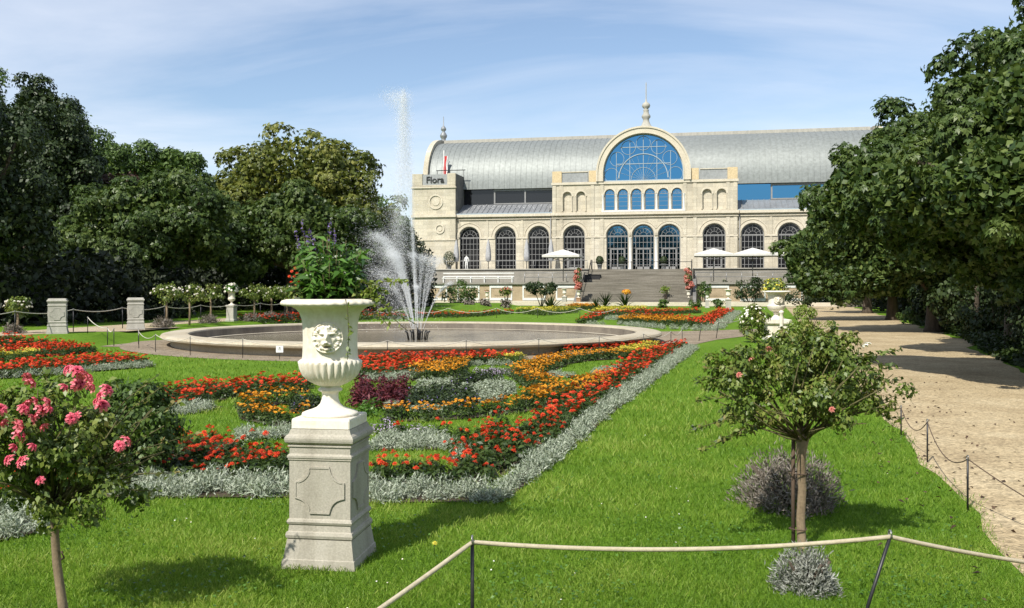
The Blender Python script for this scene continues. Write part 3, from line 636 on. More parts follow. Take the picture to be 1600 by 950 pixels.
r=bempty('bench_row',-20.8,-9.4,TZ,'long white slatted bench on the terrace left of the staircase','bench'); b=MB(); b.box(0,7.8,0,.1,.95,1.05); b.box(0,7.8,0,.1,.62,.7); b.build('backrest',M['post_white'],r)
b=MB(); b.box(0,7.8,-.5,0,.42,.5); b.build('seat',M['post_white'],r)
for i in range(6): b=MB(); b.box(.1+i*1.5,.2+i*1.5,-.45,.1,0,.62); b.build('leg',M['post_white'],r)
# umbrellas
def umbrella(u,w,z,label):
    o=bempty('parasol',u,w,z,label,'parasol','open parasols on the terrace')
    b=MB(); b.tube([(0,0,0),(0,0,3.45)],.05,8); b.build('pole',M['steel'],o)
    b=MB(); b.box(-.5,.5,-.5,.5,0,.12); b.build('base',M['grey_wall'],o,.02)
    s=1.95; b=MB(); b.add([(-s,-s,2.85),(s,-s,2.85),(s,s,2.85),(-s,s,2.85),(0,0,3.5),(-s,-s,2.63),(s,-s,2.63),(s,s,2.63),(-s,s,2.63)],[(0,1,4),(1,2,4),(2,3,4),(3,0,4),(0,5,6,1),(1,6,7,2),(2,7,8,3),(3,8,5,0)]); b.build('canopy',M['canvas'],o)
    for a in range(4): b=MB(); c,d=[(-1,-1),(1,-1),(1,1),(-1,1)][a]; b.tube([(0,0,2.2),(c*s*.95,d*s*.95,2.82)],.02,5); b.build('rib',M['steel'],o)
umbrella(BU(880,-8.7),-8.7,TZ,'open off-white parasol left of the staircase'); umbrella(BU(1115,-8.7),-8.7,TZ,'open off-white parasol nearest the staircase on its right side')
umbrella(BU(1176,-8.7),-8.7,TZ,'open off-white parasol right of the staircase, between two others'); umbrella(BU(1236,-8.7),-8.7,TZ,'open off-white parasol half hidden behind the chestnut tree')
def folded(px,w,label):
    o=bempty('folded_parasol',BU(px,w),w,UZ+.02 if w>-4 else TZ,label,'parasol','folded parasols before the left windows')
    b=MB(); b.tube([(0,0,0),(0,0,3.5)],.05,8); b.build('pole',M['steel'],o)
    b=MB(); b.lathe([(.1,.95),(.27,1.1),(.3,1.6),(.22,2.6),(.1,3.3),(.03,3.55)],16,mod=lambda z,a:1+.22*math.sin(6*a)); b.build('canopy',M['canvas_folded'],o)
for px,l in ((713,'folded pale grey parasol nearest the left tower'),(763,'folded grey parasol between the first and second arched windows from the left'),(823,'folded pale parasol between the second and third arched windows from the left'),(861,'folded pale parasol beside the drainpipe left of the doors')): folded(px,-1.6,l)
# statue
o=bempty('statue',BU(729,-2.4),-2.4,UZ+.02,'small white standing statue before the leftmost arched window','statue')
b=MB(); b.lathe([(.3,0),(.3,.1),(.22,.14)],12); b.build('base',M['post_white'],o)
me=bpy.data.meshes.new('figure'); vv=[(0,0,.98),(0,0,1.25),(0,0,1.42),(0,0,1.52),(0,-.02,1.66),(-.17,0,1.4),(-.26,-.05,1.15),(-.18,-.16,.98),(.17,0,1.4),(.27,0,1.15),(.27,-.08,.92),(-.09,0,.9),(-.1,-.04,.52),(-.1,0,.16),(.09,0,.9),(.11,-.06,.52),(.12,.02,.16)]
ee=[(0,1),(1,2),(2,3),(3,4),(2,5),(5,6),(6,7),(2,8),(8,9),(9,10),(0,11),(11,12),(12,13),(0,14),(14,15),(15,16)]; me.from_pydata(vv,ee,[]); fo=link('figure',me,M['post_white'],o)
fo.modifiers.new('skin','SKIN'); rr=[.16,.14,.17,.07,.11,.08,.06,.05,.08,.06,.05,.12,.09,.08,.12,.09,.08]
for i,sv in enumerate(me.skin_vertices[0].data): sv.radius=(rr[i],rr[i]*.85); sv.use_root=(i==0)
fo.modifiers.new('sub','SUBSURF').render_levels=1
# topiary in pots on the landing
def topiary(px,w,z,r,label,h=.5):
    o=bempty('topiary',BU(px,w),w,z,label,'potted plant','clipped bushes in pots by the hall')
    b=MB(); b.lathe([(.2,0),(.28,h),(.31,h),(.31,h+.06),(.24,h+.06)],14); b.build('pot',M['panel'],o)
    q=Q(); s=sphere(700); q.add(leaves(s*r*(.8+.2*RNG.random((700,1)))*np.array([1,1,1.25])+np.array([0,0,h+r*1.05]),s,.16,.1)); q.build('foliage',M['dark_leaf'],o)
for px,w,z,r,l in ((937,-3.0,UZ+.02,.45,'clipped round bush in a pot left of the hall doors'),(972,-2.9,UZ+.02,.42,'clipped yellowish bush in a pot before the left hall door'),(1037,-2.9,UZ+.02,.42,'clipped bush in a pot before the right hall door'),(702,-2.4,UZ+.02,.75,'tall clipped bush in a pot below the left tower')): topiary(px,w,z,r,l)
o=bempty('door_mat_box',BU(925,-5.8),-5.8,TZ,'low black planter box on the landing beside the left handrail','planter'); b=MB(); b.box(-.9,.9,-.4,.4,0,.8); b.build('box',M['letter'],o,.03); b=MB(); b.box(-.95,.95,-.45,.45,.8,.86); b.build('lid',M['iron'],o,.01)
for px,l in ((939,'white floodlight box at the foot of the staircase, left of the white urn'),(1026,'white floodlight box at the foot of the staircase, right of the white urn')):
    x,y=P(px,476.5); o=empty('floodlight',(x,y,0),0,l,'floodlight','white floodlights before the staircase'); b=MB(); b.box(-.3,.3,-.15,.15,.55,1.05); b.build('housing',M['sign_white'],o,.03); b=MB(); b.tube([(0,0,0),(0,0,.55)],.04,6); b.build('stand',M['iron'],o)
o=bempty('garden_kerb',-27,-15.6,0,'long pale stone kerb along the foot of the terrace','kerb'); b=MB(); b.box(0,58,0,.5,0,.4); b.build('kerb',M['trim'],o,.03)

# ================================================================== STONE PEDESTALS AND URNS
def pedestal_body(parent, s, mat, white=True, panels=True):
    W=.2325
    b=MB(); b.sqlathe([(h*s,z*s) for h,z in [(W,0),(W-.006,.055),(W-.012,.06),(.203,.175)]]); b.build('base',mat,parent)
    b=MB(); b.sqlathe([(h*s,z*s) for h,z in [(.196,.176),(.208,.183),(.212,.2),(.206,.218),(.197,.224),(.193,.262),(.2,.266),(.206,.28),(.2,.294),(.1925,.3),(.1925,.652),(.199,.657),(.199,.664),(.204,.67),(.204,.682),(.196,.69),(.1915,.694),(.1915,.735),(.2,.737),(.2,.744),(.194,.748)]]); sh=b.build('shaft',mat,parent)
    b=MB(); b.sqlathe([(h*s,z*s) for h,z in [(.194,.7485),(.213,.765),(.2165,.778),(.2165,.79),(.21,.803),(.196,.815),(.186,.842)]]); b.build('cap',mat,parent)
    if panels:
        x0,x1,z0,z1,c=-.152,.152,.338,.612,.09
        def con(cx,cz,a0): return [(cx+c*math.cos(math.radians(a0-90*k/6)),cz+c*math.sin(math.radians(a0-90*k/6))) for k in range(7)]
        pl=con(x0,z0,90)+[]; poly=[]
        poly+= [(x0,z0+c+.02),(x0+.0,z0+c)]
        poly=[]
        for (cx,cz,a0) in ((x0,z0,90),(x1,z0,180),(x1,z1,270),(x0,z1,360)): poly+=con(cx,cz,a0)
        for k in range(4):
            b=MB(); ang=PI/2*k; pts=[(x*s,z*s) for x,z in poly]; b.prism(pts,-(.1925+.006)*s,-.1915*s); b.ribbon(pts,.012*s,-(.1925+.0105)*s,-.192*s,True)
            po=b.build('panel',mat,parent); po.rotation_euler[2]=ang
    if white:
        b=MB(); b.sqlathe([(h*s,z*s) for h,z in [(.183,.8425),(.183,.9),(.178,.907)]]); b.build('urn_plinth',M['white'],parent,.004)
URN=[(.02,.897),(.172,.8975),(.176,.905),(.172,.915),(.15,.924),(.118,.934),(.085,.947),(.062,.97),(.052,1.0),(.05,1.03),(.055,1.042),(.073,1.05),(.076,1.058),(.07,1.066),(.06,1.07),(.064,1.08),(.1,1.095),(.14,1.12),(.168,1.15),(.184,1.19),(.19,1.222),(.192,1.235),(.186,1.245),(.175,1.25),(.172,1.262),(.17,1.3),(.168,1.38),(.17,1.45),(.176,1.5),(.19,1.54),(.214,1.565),(.24,1.58),(.285,1.583),(.302,1.59),(.304,1.602),(.296,1.615),(.27,1.624),(.23,1.627),(.225,1.61),(.19,1.56),(.02,1.55)]
def gad(z,a):
    if 1.08<z<1.243: return 1+.1*(abs(math.sin(a*14))-.6)*min(1,(z-1.08)/.04)
    if 1.583<z<1.62: return 1+.012*math.sin(a*30)
    return 1
def lion(parent):                                    # lion mask: a modelled relief bent around the bowl
    nr,na=48,144; R=.091; vs=[];fs=[]
    def g(x,y,cx,cy,sx,sy,h): return h*math.exp(-(((x-cx)/sx)**2+((y-cy)/sy)**2))
    for i in range(nr+1):
        r=i/nr
        for k in range(na):
            a=2*PI*k/na; x=r*math.cos(a); y=r*math.sin(a)
            h=0
            if r<.985: h=.014
            h+= .012*math.exp(-((r-.93)/.05)**2)
            mane=math.exp(-((r-.68)/.17)**2); h+=math.exp(-((r-.74)/.14)**2)*(.012+.006*math.sin(13*a+4*r)+.003*math.sin(29*a-9*r))
            h+=g(x,y,0,.12,.46,.5,.03)                        # skull
            h+=g(x,y,0,.5,.26,.14,.01)+g(x,y,0,.66,.1,.12,.014)              # forelock
            h+=g(x,y,0,-.04,.115,.34,.036)                    # nose ridge
            h+=g(x,y,0,-.27,.14,.07,.028)                     # nose tip
            h+=g(x,y,-.15,-.39,.13,.11,.04)+g(x,y,.15,-.39,.13,.11,.04)      # muzzle
            h+=g(x,y,-.27,.27,.16,.055,.016)+g(x,y,.27,.27,.16,.055,.016)    # brows
            h-=g(x,y,-.26,.13,.105,.06,.02)+g(x,y,.26,.13,.105,.06,.02)      # eye sockets
            h+=g(x,y,-.26,.125,.045,.028,.008)+g(x,y,.26,.125,.045,.028,.008)
            h+=g(x,y,-.44,-.12,.13,.2,.012)+g(x,y,.44,-.12,.13,.2,.012)      # cheeks
            h-=g(x,y,0,-.57,.17,.042,.032)                    # open mouth
            h+=g(x,y,0,-.7,.15,.08,.03)                       # chin
            h-=g(x,y,0,-.42,.022,.09,.012)
            h+=g(x,y,-.5,.44,.1,.12,.014)+g(x,y,.5,.44,.1,.12,.014)          # ears
            if i==nr: h=-.006
            vs.append((x*R,h,y*R*1.06))
    for i in range(nr):
        for k in range(na): k2=(k+1)%na; fs.append((i*na+k,(i+1)*na+k,(i+1)*na+k2,i*na+k2))
    rb=.168; vv=[]
    for x,h,z in vs: t=x/rb; vv.append(((rb+h)*math.sin(t),-(rb+h)*math.cos(t),1.39+z))
    b=MB(); b.add(vv,[tuple(reversed(f)) for f in fs],True); return b.build('lion_mask',M['white'],parent)
def urn_body(parent,n=168):
    b=MB(); b.lathe(URN,n,mod=gad); o=b.build('bowl',M['white'],parent); b=MB(); b.lathe([(.02,1.5),(.21,1.585),(.02,1.59)],24); b.build('potting_soil',M['soil'],parent); return o
px_,py_=-1.142,5.83; PYAW=-math.radians(8)
o=empty('stone_pedestal',(px_,py_,0),PYAW,'weathered sandstone pedestal with recessed panels under the big white urn in the foreground','pedestal')
pedestal_body(o,1,M['pedestal'])
o=empty('urn',(px_,py_,0.01),PYAW,'large white garden urn with lion mask on the foreground pedestal','urn'); urn_body(o)
m1=lion(o); m1.rotation_euler[2]=math.radians(13); c=copy_tree(m1,parent=o); c.rotation_euler[2]=math.radians(193)
# far, empty pedestals on the left lawn
for (px,py,l) in ((90,521,'tall empty grey pedestal near the white standard rose, leftmost of the two'),(212,515,'tall empty grey stone pedestal above the dark steps left of the fountain')):
    x,y=P(px,py,BANK); o=empty('stone_pedestal',(x,y,BANK-.01),math.radians(21),l,'pedestal'); pedestal_body(o,1.33,M['pedestal_far'],False)
def small_urn(px,py,h,label,name='urn',z=0,brick=False,tall=1.0,flowers=None,ped=None):
    x,y=P(px,py,z); s=h/1.63; o=empty('stone_pedestal',(x,y,z),-BA,ped or 'pale pedestal under the '+label,'pedestal')
    b=MB(); b.sqlathe([(hh*s,zz*s) for hh,zz in [(.25,0),(.25,.1),(.2,.14),(.2,.74),(.24,.78),(.24,.84),(.2,.86)]]); b.build('shaft',M['brick'] if brick else M['pedestal_far'],o)
    u=empty('urn',(x,y,z-.035*s),0,label,'urn'); b=MB(); b.lathe([(r*s,zz*s) for r,zz in URN],40); b.build('bowl',M['white'],u); u.location.z=z-.035*s
    b=MB(); b.lathe([(.02*s,1.5*s),(.2*s,1.585*s),(.02*s,1.6*s)],16); b.build('potting_soil',M['soil'],u)
    if flowers:
        mats,lab,ht,rad,n=flowers; p=empty('urn_plant',(x,y,z+1.57*s),0,lab,'plant'); q=Q(); d=sphere(n); d[:,2]=np.abs(d[:,2])*ht/rad
        q.add(leaves(d*rad*(.5+.5*RNG.random((n,1))),d,.14,.08)); 
        if len(mats)>1:
            m_=n//4; d=sphere(m_); d[:,2]=np.abs(d[:,2])*ht/rad; q.add(leaves(d*rad*(.85+.2*RNG.random((m_,1))),d,.12,.1),1)
        q.build('foliage',[M[m_] for m_ in mats],p)
small_urn(1005,476,1.95,'small white urn standing before the middle of the staircase',flowers=(('mid_leaf',),'sparse green plant in the small urn before the staircase',.25,.2,120))
small_urn(1138,485,1.68,'small white urn at the far tip of the red flower bed')
small_urn(882,477,1.75,'white urn left of the staircase, near the sloping handrail')
small_urn(362,502,1.35,'white urn with white flowers on the far lawn left of the fountain',z=BANK,ped='short stone pedestal under the white-flowered urn left of the fountain',flowers=(('bright_leaf','wrose'),'white and green flowers in the urn on the far left lawn',.4,.34,260))
small_urn(1105,481,1.3,'low stone urn among shrubs right of the staircase',flowers=(('mid_leaf',),'green plant in the low urn right of the staircase',.3,.3,150))
small_urn(761,479,1.45,'white urn behind the right fountain jets, before the terrace wall',flowers=(('mid_leaf','coral'),'small plant in the white urn before the terrace wall',.2,.25,120))
for px,l in ((904,'left of the staircase'),(1076,'right of the staircase')):
    small_urn(px,478,1.55,'white urn on a brick pier at the foot of the handrail '+l,brick=True,ped='square brick pier at the foot of the handrail '+l)
    x,y=P(px,478); p=empty('flower_column',(x,y,1.5),0,'tall stack of coral pink flowers rising from the brick pier urn '+l,'flowers'); q=Q()
    for i in range(9):
        d=sphere(150); q.add(leaves(d*RNG.uniform(.5,1.1,(150,1))*np.array([.34,.34,.22])*(1-.03*i)+np.array([random.uniform(-.25,.2),random.uniform(-.2,.2),.3+.22*i]),d+RNG.normal(size=(150,3))*.5,.16,.12),1)
    d=sphere(500); q.add(leaves(d*np.array([.34,.34,1.15])+np.array([0,0,1.15]),d,.16,.09)); q.build('foliage',[M['mid_leaf'],M['coral']],p)
x,y=P(895,474); o=empty('globe_lamp',(x,y,0),0,'white globe lamp on a post left of the staircase','lamp'); b=MB(); b.tube([(0,0,0),(0,0,2.9)],.05,8); b.build('post',M['iron'],o); b=MB(); b.ball((0,0,3.1),.3); b.build('globe',M['sign_white'],o)
# white urn and pale garden post on the right lawn beyond the rose tree
x,y=P(1213,531); o=empty('stone_pedestal',(x,y,0),-.1,'short pale pedestal among rose bushes right of the cross walk','pedestal'); s=1.0
b=MB(); b.sqlathe([(.4,0),(.4,.1),(.34,.16),(.34,.5),(.42,.56),(.42,.68),(.3,.7)]); b.build('shaft',M['white'],o)
u=empty('urn',(x,y,-.35),-.1,'large white urn among rose bushes right of the cross walk','urn')
b=MB(); b.lathe([(r*1.55,(z-.897)*1.28+1.05) for r,z in URN],72,mod=lambda z,a:1+.045*(abs(math.sin(a*14))-.5)*(1.29<z<1.49)); b.build('bowl',M['white'],u)
m2=copy_tree(m1,parent=u); m2.scale=(1.62,1.62,1.4); m2.location=(0,0,-.27); m2.rotation_euler[2]=.05
b=MB(); b.lathe([(.02,1.85),(.36,1.93),(.02,1.95)],24); b.build('potting_soil',M['soil'],u)
p=empty('urn_plant',(x,y,1.58),0,'yellow and lime flowers in the white urn right of the cross walk','plant'); q=Q(); d=sphere(420); d[:,2]=np.abs(d[:,2]); q.add(leaves(d*np.array([.5,.4,.5])*(.4+.6*RNG.random((420,1))),d,.1,.06)); d=sphere(65); d[:,2]=np.abs(d[:,2]); q.add(leaves(d*np.array([.42,.4,.5])*.95+np.array([-.1,0,.03]),d,.08,.07),1); q.build('foliage',[M['lime_leaf'],M['yellow']],p)
x,y=P(1221,537); o=empty('garden_post',(x,y,0),0,'slender white turned post before the white urn on the right','post')
b=MB(); b.lathe([(.1,0),(.1,.08),(.055,.12),(.045,.25),(.07,.33),(.075,.42),(.05,.5),(.06,.62),(.065,.8),(.05,.92),(.075,.95),(.075,1.0),(.02,1.03)],16); b.build('post',M['white'],o); b=MB(); b.sqlathe([(.12,-.001),(.12,.05)]); b.build('foot',M['white'],o)
for px,py,l in ((1140,489,'pale stump bench'),):
    pass

# ================================================================== ROPE FENCES
def rope_curve(tops, sag, n=14):
    pts=[]
    for i in range(len(tops)-1):
        a,b_=Vector(tops[i]),Vector(tops[i+1])
        sg=sag[i] if isinstance(sag,(list,tuple)) else sag
        for k in range(n): t=k/n; p=a.lerp(b_,t); p.z-=4*sg*t*(1-t); pts.append(p)
    pts.append(Vector(tops[-1])); return pts
def post(x,y,h,r,label,group,lean=(0,0),z=0,mat='iron'):
    o=empty('rope_post',(x,y,z),0,label,'post',group); b=MB(); b.tube([(0,0,-.02),(lean[0]*.5,lean[1]*.5,h*.5),(lean[0],lean[1],h)],r,8); b.build('rod',M[mat],o)
    e=MB(); c=Vector((lean[0],lean[1],h+r*1.2)); e.tube([c+Vector((0,r*2.0*math.cos(t),r*2.0*math.sin(t))) for t in np.linspace(0,2*PI,13)],r*.55,6,False); e.build('eyelet',M['steel'],o); return Vector((x+lean[0],y+lean[1],z+h+r*1.2))
G='rope posts at the front edge of the lawn'
t1=post(-.178,4.16,.565,.0085,'upright dark rope post in the front lawn, left of centre',G)
t2=post(1.55,4.25,.56,.0085,'dark rope post at the bottom right leaning to the right',G,(.19,.02))
def rope(name,tops,sag,r,label,mat='rope',n=14):
    b=MB(); b.tube(rope_curve(tops,sag,n),r,8); return tag(b.build(name,M[mat]),label,'rope')
rope('barrier_rope',[(-.80,3.3,.337),(t1.x,t1.y,t1.z-.012),(t2.x,t2.y,t2.z-.012),(2.75,4.7,.295)],[.008,.045,.01],.0105,'thick beige rope swagged between the two foreground posts')
G='rope posts along the gravel path'
tops=[]
for px,py,top,l in ((1512,800,717,'slim dark rope post nearest the camera at the path edge'),(1449,723,659,'slim dark rope post, second along the path edge'),(1408,683,637,'slim dark rope post just right of the rose crown, third along the path edge')):
    x,y=P(px,py); h=EYE-(top-HOR)*y/F; tops.append(post(x,y,h,.008,l,G))
for i,y in enumerate((13.2,16.2,19.4)):
    tops.append(post(path_left(y)-.1,y,.42,.008,'slim dark rope post hidden in leaves behind the rose tree',G))
b_=(tops[0].x+.28,4.6,.16)
rope('barrier_rope',[b_]+[(t.x,t.y,t.z-.01) for t in tops],[.1]+[.16]*5,.0045,'thin dark rope sagging between the posts beside the gravel path','stake')
G='thin posts of the rope ring around the fountain'
tops=[]
for i,a in enumerate(np.radians(np.arange(196,353,12.5))):
    x=FC[0]+8.55*math.cos(a); y=FC[1]+8.55*math.sin(a); tops.append(post(x,y,.46,.009,'thin dark post of the rope ring around the fountain basin',G))
rope('barrier_rope',[(t.x,t.y,t.z) for t in tops],.14,.008,'thin pale rope ringing the front of the fountain','rope_far',8)
G='posts of the rope on the far right lawn'; tops=[]
for px,py,l in ((1092,533,'leaning thin rope post by the tip of the near bed'),(1119,529,'thin rope post where the cross walk meets the right lawn'),(1167,514,'short yellowish rope post on the right lawn')):
    x,y=P(px,py); tops.append(post(x,y,.55,.012,l,G,(.08,0)))
rope('barrier_rope',[(t.x,t.y,t.z) for t in tops]+[(tops[-1].x+1.6,tops[-1].y+5,.5)],.12,.011,'thin yellowish rope on the right lawn beyond the near bed','rope_far',8)
G='posts of the rope behind the fountain'; tops=[]
for px in (560,640,700,776,840,906,965):
    x,y=P(px,497); tops.append(post(x,y,.55,.014,'thin post of the rope behind the fountain basin',G))
rope('barrier_rope',[(t.x,t.y,t.z) for t in tops],.25,.014,'thin pale rope swagged along the lawn behind the fountain','rope_far',8)
G='posts of the rope before the left trees'; tops=[]
for y in np.arange(20,60,2.6):
    x=-20.45+.2*y; tops.append(post(x,y,.72,.015,'thin post of the rope before the dark trees on the left',G,z=gh(x,y)))
rope('barrier_rope',[(t.x,t.y,t.z) for t in tops],.1,.013,'pale rope running along the far left lawn before the dark trees','rope_far',8)
G='short posts by the steps left of the fountain'; tops=[]
for px,py,l in ((137,521,'short rope post between the two grey pedestals'),(168,525,'short rope post beside the top of the dark steps'),(178,541,'short rope post at the foot of the left bank')):
    x,y=P(px,py,BANK if py<530 else 0); tops.append(post(x,y,.5,.012,l,G,z=gh(x,y)))
rope('barrier_rope',[(t.x,t.y,t.z) for t in tops],.1,.012,'pale rope swinging down the bank beside the dark steps','rope_far',8)
# ================================================================== TREES
def crown_quads(q, ells, nleaf, L, lumps=60, lr=.3, mat=0, palm=False):
    ells=[(np.array(c,float),np.array(r,float)) for c,r in ells]; vol=np.array([r.prod()**(2/3) for c,r in ells]); vol/=vol.sum()
    LC=[];LR=[];LD=[]
    for (c,r),v in zip(ells,vol):
        k=max(6,int(lumps*v)); d=sphere(k); rad=RNG.uniform(.35,1.0,k)**.45
        LC.append(c+d*r*(rad*(1-lr*.6))[:,None]); LR.append(RNG.uniform(.6,1.15,k)*lr*r.prod()**(1/3)); LD.append(unit(d/r))
    LC=np.concatenate(LC);LR=np.concatenate(LR);LD=np.concatenate(LD)
    p=LR**2; p/=p.sum(); idx=RNG.choice(len(LC),nleaf,p=p)
    d=sphere(nleaf); bias=LD[idx]*.7+np.array([0,0,.35]); d=unit(d+bias*RNG.uniform(0,1.4,(nleaf,1)))
    far=RNG.uniform(.55,1.06,nleaf)**.8+np.where(RNG.random(nleaf)<.10,RNG.exponential(.07,nleaf),0)
    C=LC[idx]+d*(LR[idx]*far)[:,None]*np.array([1,1,.8])+RNG.normal(size=(nleaf,3))*L*.35
    Nn=unit(d+np.array([0,0,.45])+RNG.normal(size=(nleaf,3))*.45)
    D=unit(d*np.array([1,1,.2])+np.array([0,0,-.55])+RNG.normal(size=(nleaf,3))*.4)
    sz=L*RNG.uniform(.6,1.25,nleaf)
    tint=np.clip(RNG.random(len(LC))[idx]*.45+RNG.random(nleaf)*.55,0,1)
    if palm:                                         # palmate leaves: five drooping leaflets fanned round one stalk
        k=nleaf//4; N0=Nn[:k]; D0=unit(D[:k]-N0*(D[:k]*N0).sum(1,keepdims=True)); S0=np.cross(D0,N0)
        for a,f in ((-1.55,.7),(-.75,.92),(0,1.05),(.75,.92),(1.55,.7)):
            Dk=unit(D0*math.cos(a)+S0*math.sin(a)-N0*.25-np.array([0,0,.15])); s_=sz[:k]*f*1.12
            q.add(leaves(C[:k]+Dk*s_[:,None]*.5,N0+Dk*.15+RNG.normal(size=(k,3))*.12,s_,s_*.46,Dk,.2),mat,np.clip(tint[:k]+RNG.normal(size=k)*.06,0,1))
    else: q.add(leaves(C,Nn,sz,sz*.62,D,.22),mat,tint)
    return LC
def tree(name,label,x,y,ells,nleaf,L,mat,trunk_r,lumps=70,lr=.3,group=None,cat='tree',z=None,lean=(0,0),core=True,extra=None):
    z=gh(x,y) if z is None else z
    o=empty(name,(x,y,z),0,label,cat,group); q=Q(); LC=crown_quads(q,ells,nleaf,L,lumps,lr,palm=name=='chestnut_tree')
    if core:                                         # inner foliage that fills the crown
        for c,r in ells:
            k=int(nleaf*.11); d=sphere(k)*RNG.random((k,1))**.4; q.add(leaves(np.array(c)+d*np.array(r)*.72,sphere(k),L*1.45,L*1.05),0)
    q.build('crown',M[mat],o)
    zmid=min(c[2]-r[2]*.2 for c,r in ells); b=MB(); top=(lean[0],lean[1],max(zmid,1.5))
    b.tube([(0,0,-.1),(lean[0]*.1,lean[1]*.1,.25),(lean[0]*.4,lean[1]*.4,top[2]*.5),top],[trunk_r*1.5,trunk_r*1.1,trunk_r*.9,trunk_r*.75],10)
    T=Vector(top)
    for i in RNG.choice(len(LC),min(12,len(LC)),replace=False):
        e=Vector(LC[i]); s0=Vector((lean[0]*.6,lean[1]*.6,top[2]*random.uniform(.6,1))); mid=s0.lerp(e,.5)+Vector((random.uniform(-.3,.3),random.uniform(-.3,.3),.3)); b.tube([s0,mid,e],[trunk_r*.5,trunk_r*.32,trunk_r*.12],6)
    b.build('trunk',M['bark'],o); 
    return o
def at(px,Y): return ((px-800)/F*Y, Y)
# --- left side
x,y=at(470,58); tree('chestnut_tree','broad chestnut with yellowing top, the big rounded tree behind the urn plants',x,y,[((-.4,0,7.8),(5.6,5,4.1)),((2.6,-.5,7.0),(3.2,4,3.5)),((-3.5,-1,5.8),(3.6,4,3.2))],46000,.22,'chest_y',.45,110,.26)
x,y=at(455,53); tree('chestnut_tree','dense dark green chestnut whose lower crown fills the space below the yellowing tree',x,y,[((-2.4,0,4.3),(3.4,3,2.7)),((1.0,-.5,4.7),(3.2,3,2.9)),((3.4,0,4.1),(2.4,2.4,2.5))],38000,.2,'chest',.35,90,.28)
x,y=at(215,46); tree('chestnut_tree','dense mid green chestnut above the second grey pedestal, brown patch over its top',x,y,[((-.6,0,4.6),(3.6,3.2,2.7)),((2.2,.3,5.0),(3.0,3,2.6)),((-2.2,-.4,3.6),(2.2,2.4,1.9))],38000,.19,'chest',.28,100,.27)
x,y=at(178,50); tree('copper_shrub_tree','small brown-leaved tree peeping above the mid green chestnut on the left',x,y,[((0,0,6.6),(1.7,1.4,1.5))],3600,.22,'copper_leaf',.12,26,.32)
x,y=at(225,72); tree('plane_tree','fresh green rounded tree standing behind between the dark yew and the yellowing chestnut',x,y,[((-1.0,0,9.6),(4.4,4,4.3)),((2.4,0,9.2),(3.4,3,4.2)),((-3.6,0,9.0),(3.2,3,4.0))],36000,.24,'mid_leaf',.35,70,.3)
x,y=at(40,47); tree('yew_tree','tall dark yew towering at the left edge',x,y,[((0.6,.2,8.2),(2.5,2.6,4.6)),((-1.8,.6,7.4),(2.6,2.6,5.0)),((1.8,0,6.4),(2.2,2.4,4.0))],36000,.19,'dark_leaf',.4,120,.24)
x,y=at(55,56); tree('ash_tree','tall loose-crowned tree behind the dark yew at the left edge',x,y,[((1.4,0,10.6),(3.0,3,2.8)),((-2.6,0,12.6),(3.2,3,2.8)),((4.0,0,9.6),(1.3,1.6,1.5))],16000,.2,'mid_leaf',.35,70,.3,core=False)
x,y=at(-70,34); tree('lime_tree','dark tree cut by the left picture edge above the white standard rose',x,y,[((0,0,6.2),(3.2,3.2,3.6)),((1.6,.5,4.0),(2.0,2.4,2.2))],26000,.17,'dark_leaf',.35,80,.28)
x,y=at(608,84); tree('maple_tree','small green tree between the yellowing chestnut and the hall, partly behind the spray',x,y,[((-.4,0,6.2),(2.6,2.6,4.8)),((1.3,-.4,3.4),(1.9,2,3.2))],9000,.3,'mid_leaf',.25,60,.3)
x,y=at(560,72); tree('maple_tree','dense green tree right below the yellowing chestnut, left of the hall',x,y,[((0,0,4.4),(3.4,2.6,4.0))],11000,.3,'chest',.3,60,.3)
# dark wood closing the view under the crowns
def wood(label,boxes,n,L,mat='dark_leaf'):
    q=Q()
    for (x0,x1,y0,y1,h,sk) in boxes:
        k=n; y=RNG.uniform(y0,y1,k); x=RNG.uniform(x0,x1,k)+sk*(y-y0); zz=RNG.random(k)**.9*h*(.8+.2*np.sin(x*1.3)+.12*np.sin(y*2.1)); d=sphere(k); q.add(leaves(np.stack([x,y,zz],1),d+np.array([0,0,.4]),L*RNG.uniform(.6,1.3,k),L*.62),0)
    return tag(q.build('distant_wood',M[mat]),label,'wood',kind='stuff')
wood('dark undergrowth of the wood behind the left row of trees',[(-42,-17,62,74,7,.0),(-17,-6.5,68,80,6,.0),(-36,-19.5,48,60,4.2,.12),(-30,-17.8,34,46,3.2,.2),(-25,-8,60,66,6,0)],17000,.33,'shaded_wood_leaf')
wood('dark undergrowth of the wood behind the right row of trees',[(34,46,62,86,9,.1),(24.5,36,48,62,6,.25),(19.5,30,36,48,6,.3),(16,26,24,36,5,.35)],13000,.36,'shaded_wood_leaf')
# --- right side
x,y=16.6,36.5; tree('chestnut_tree','dark green chestnut overhanging the gravel path, the middle one of the right row',x,y,[((-.2,0,6.1),(3.9,3.8,3.5)),((-3.4,-.4,4.3),(2.3,2.4,2.5)),((1.5,-.4,7.4),(3.4,3.2,3.2)),((-1.2,-1.5,3.0),(2.6,2.2,1.5)),((1.5,-1.2,3.6),(2.4,2.2,1.8)),((2.9,-.8,6.6),(2.6,2.6,2.9)),((-2.6,-.6,2.3),(2.0,1.8,1.3)),((.4,-1.6,2.3),(2.2,1.6,1.2))],70000,.16,'chest',.3,190,.22)
x,y=20.5,50; tree('chestnut_tree','chestnut farthest along the path, its crown touching the parasols',x,y,[((-1.6,0,4.9),(3.7,3.6,3.2)),((-4.4,0,3.5),(1.9,2,2.0)),((1,0,5.8),(3.4,3.4,3.4)),((-2.4,-1,2.3),(2.2,2,1.5)),((-4.2,-.4,2.2),(1.6,1.6,1.3)),((.2,-1,2.2),(2.0,1.6,1.3))],40000,.2,'chest',.3,110,.26)
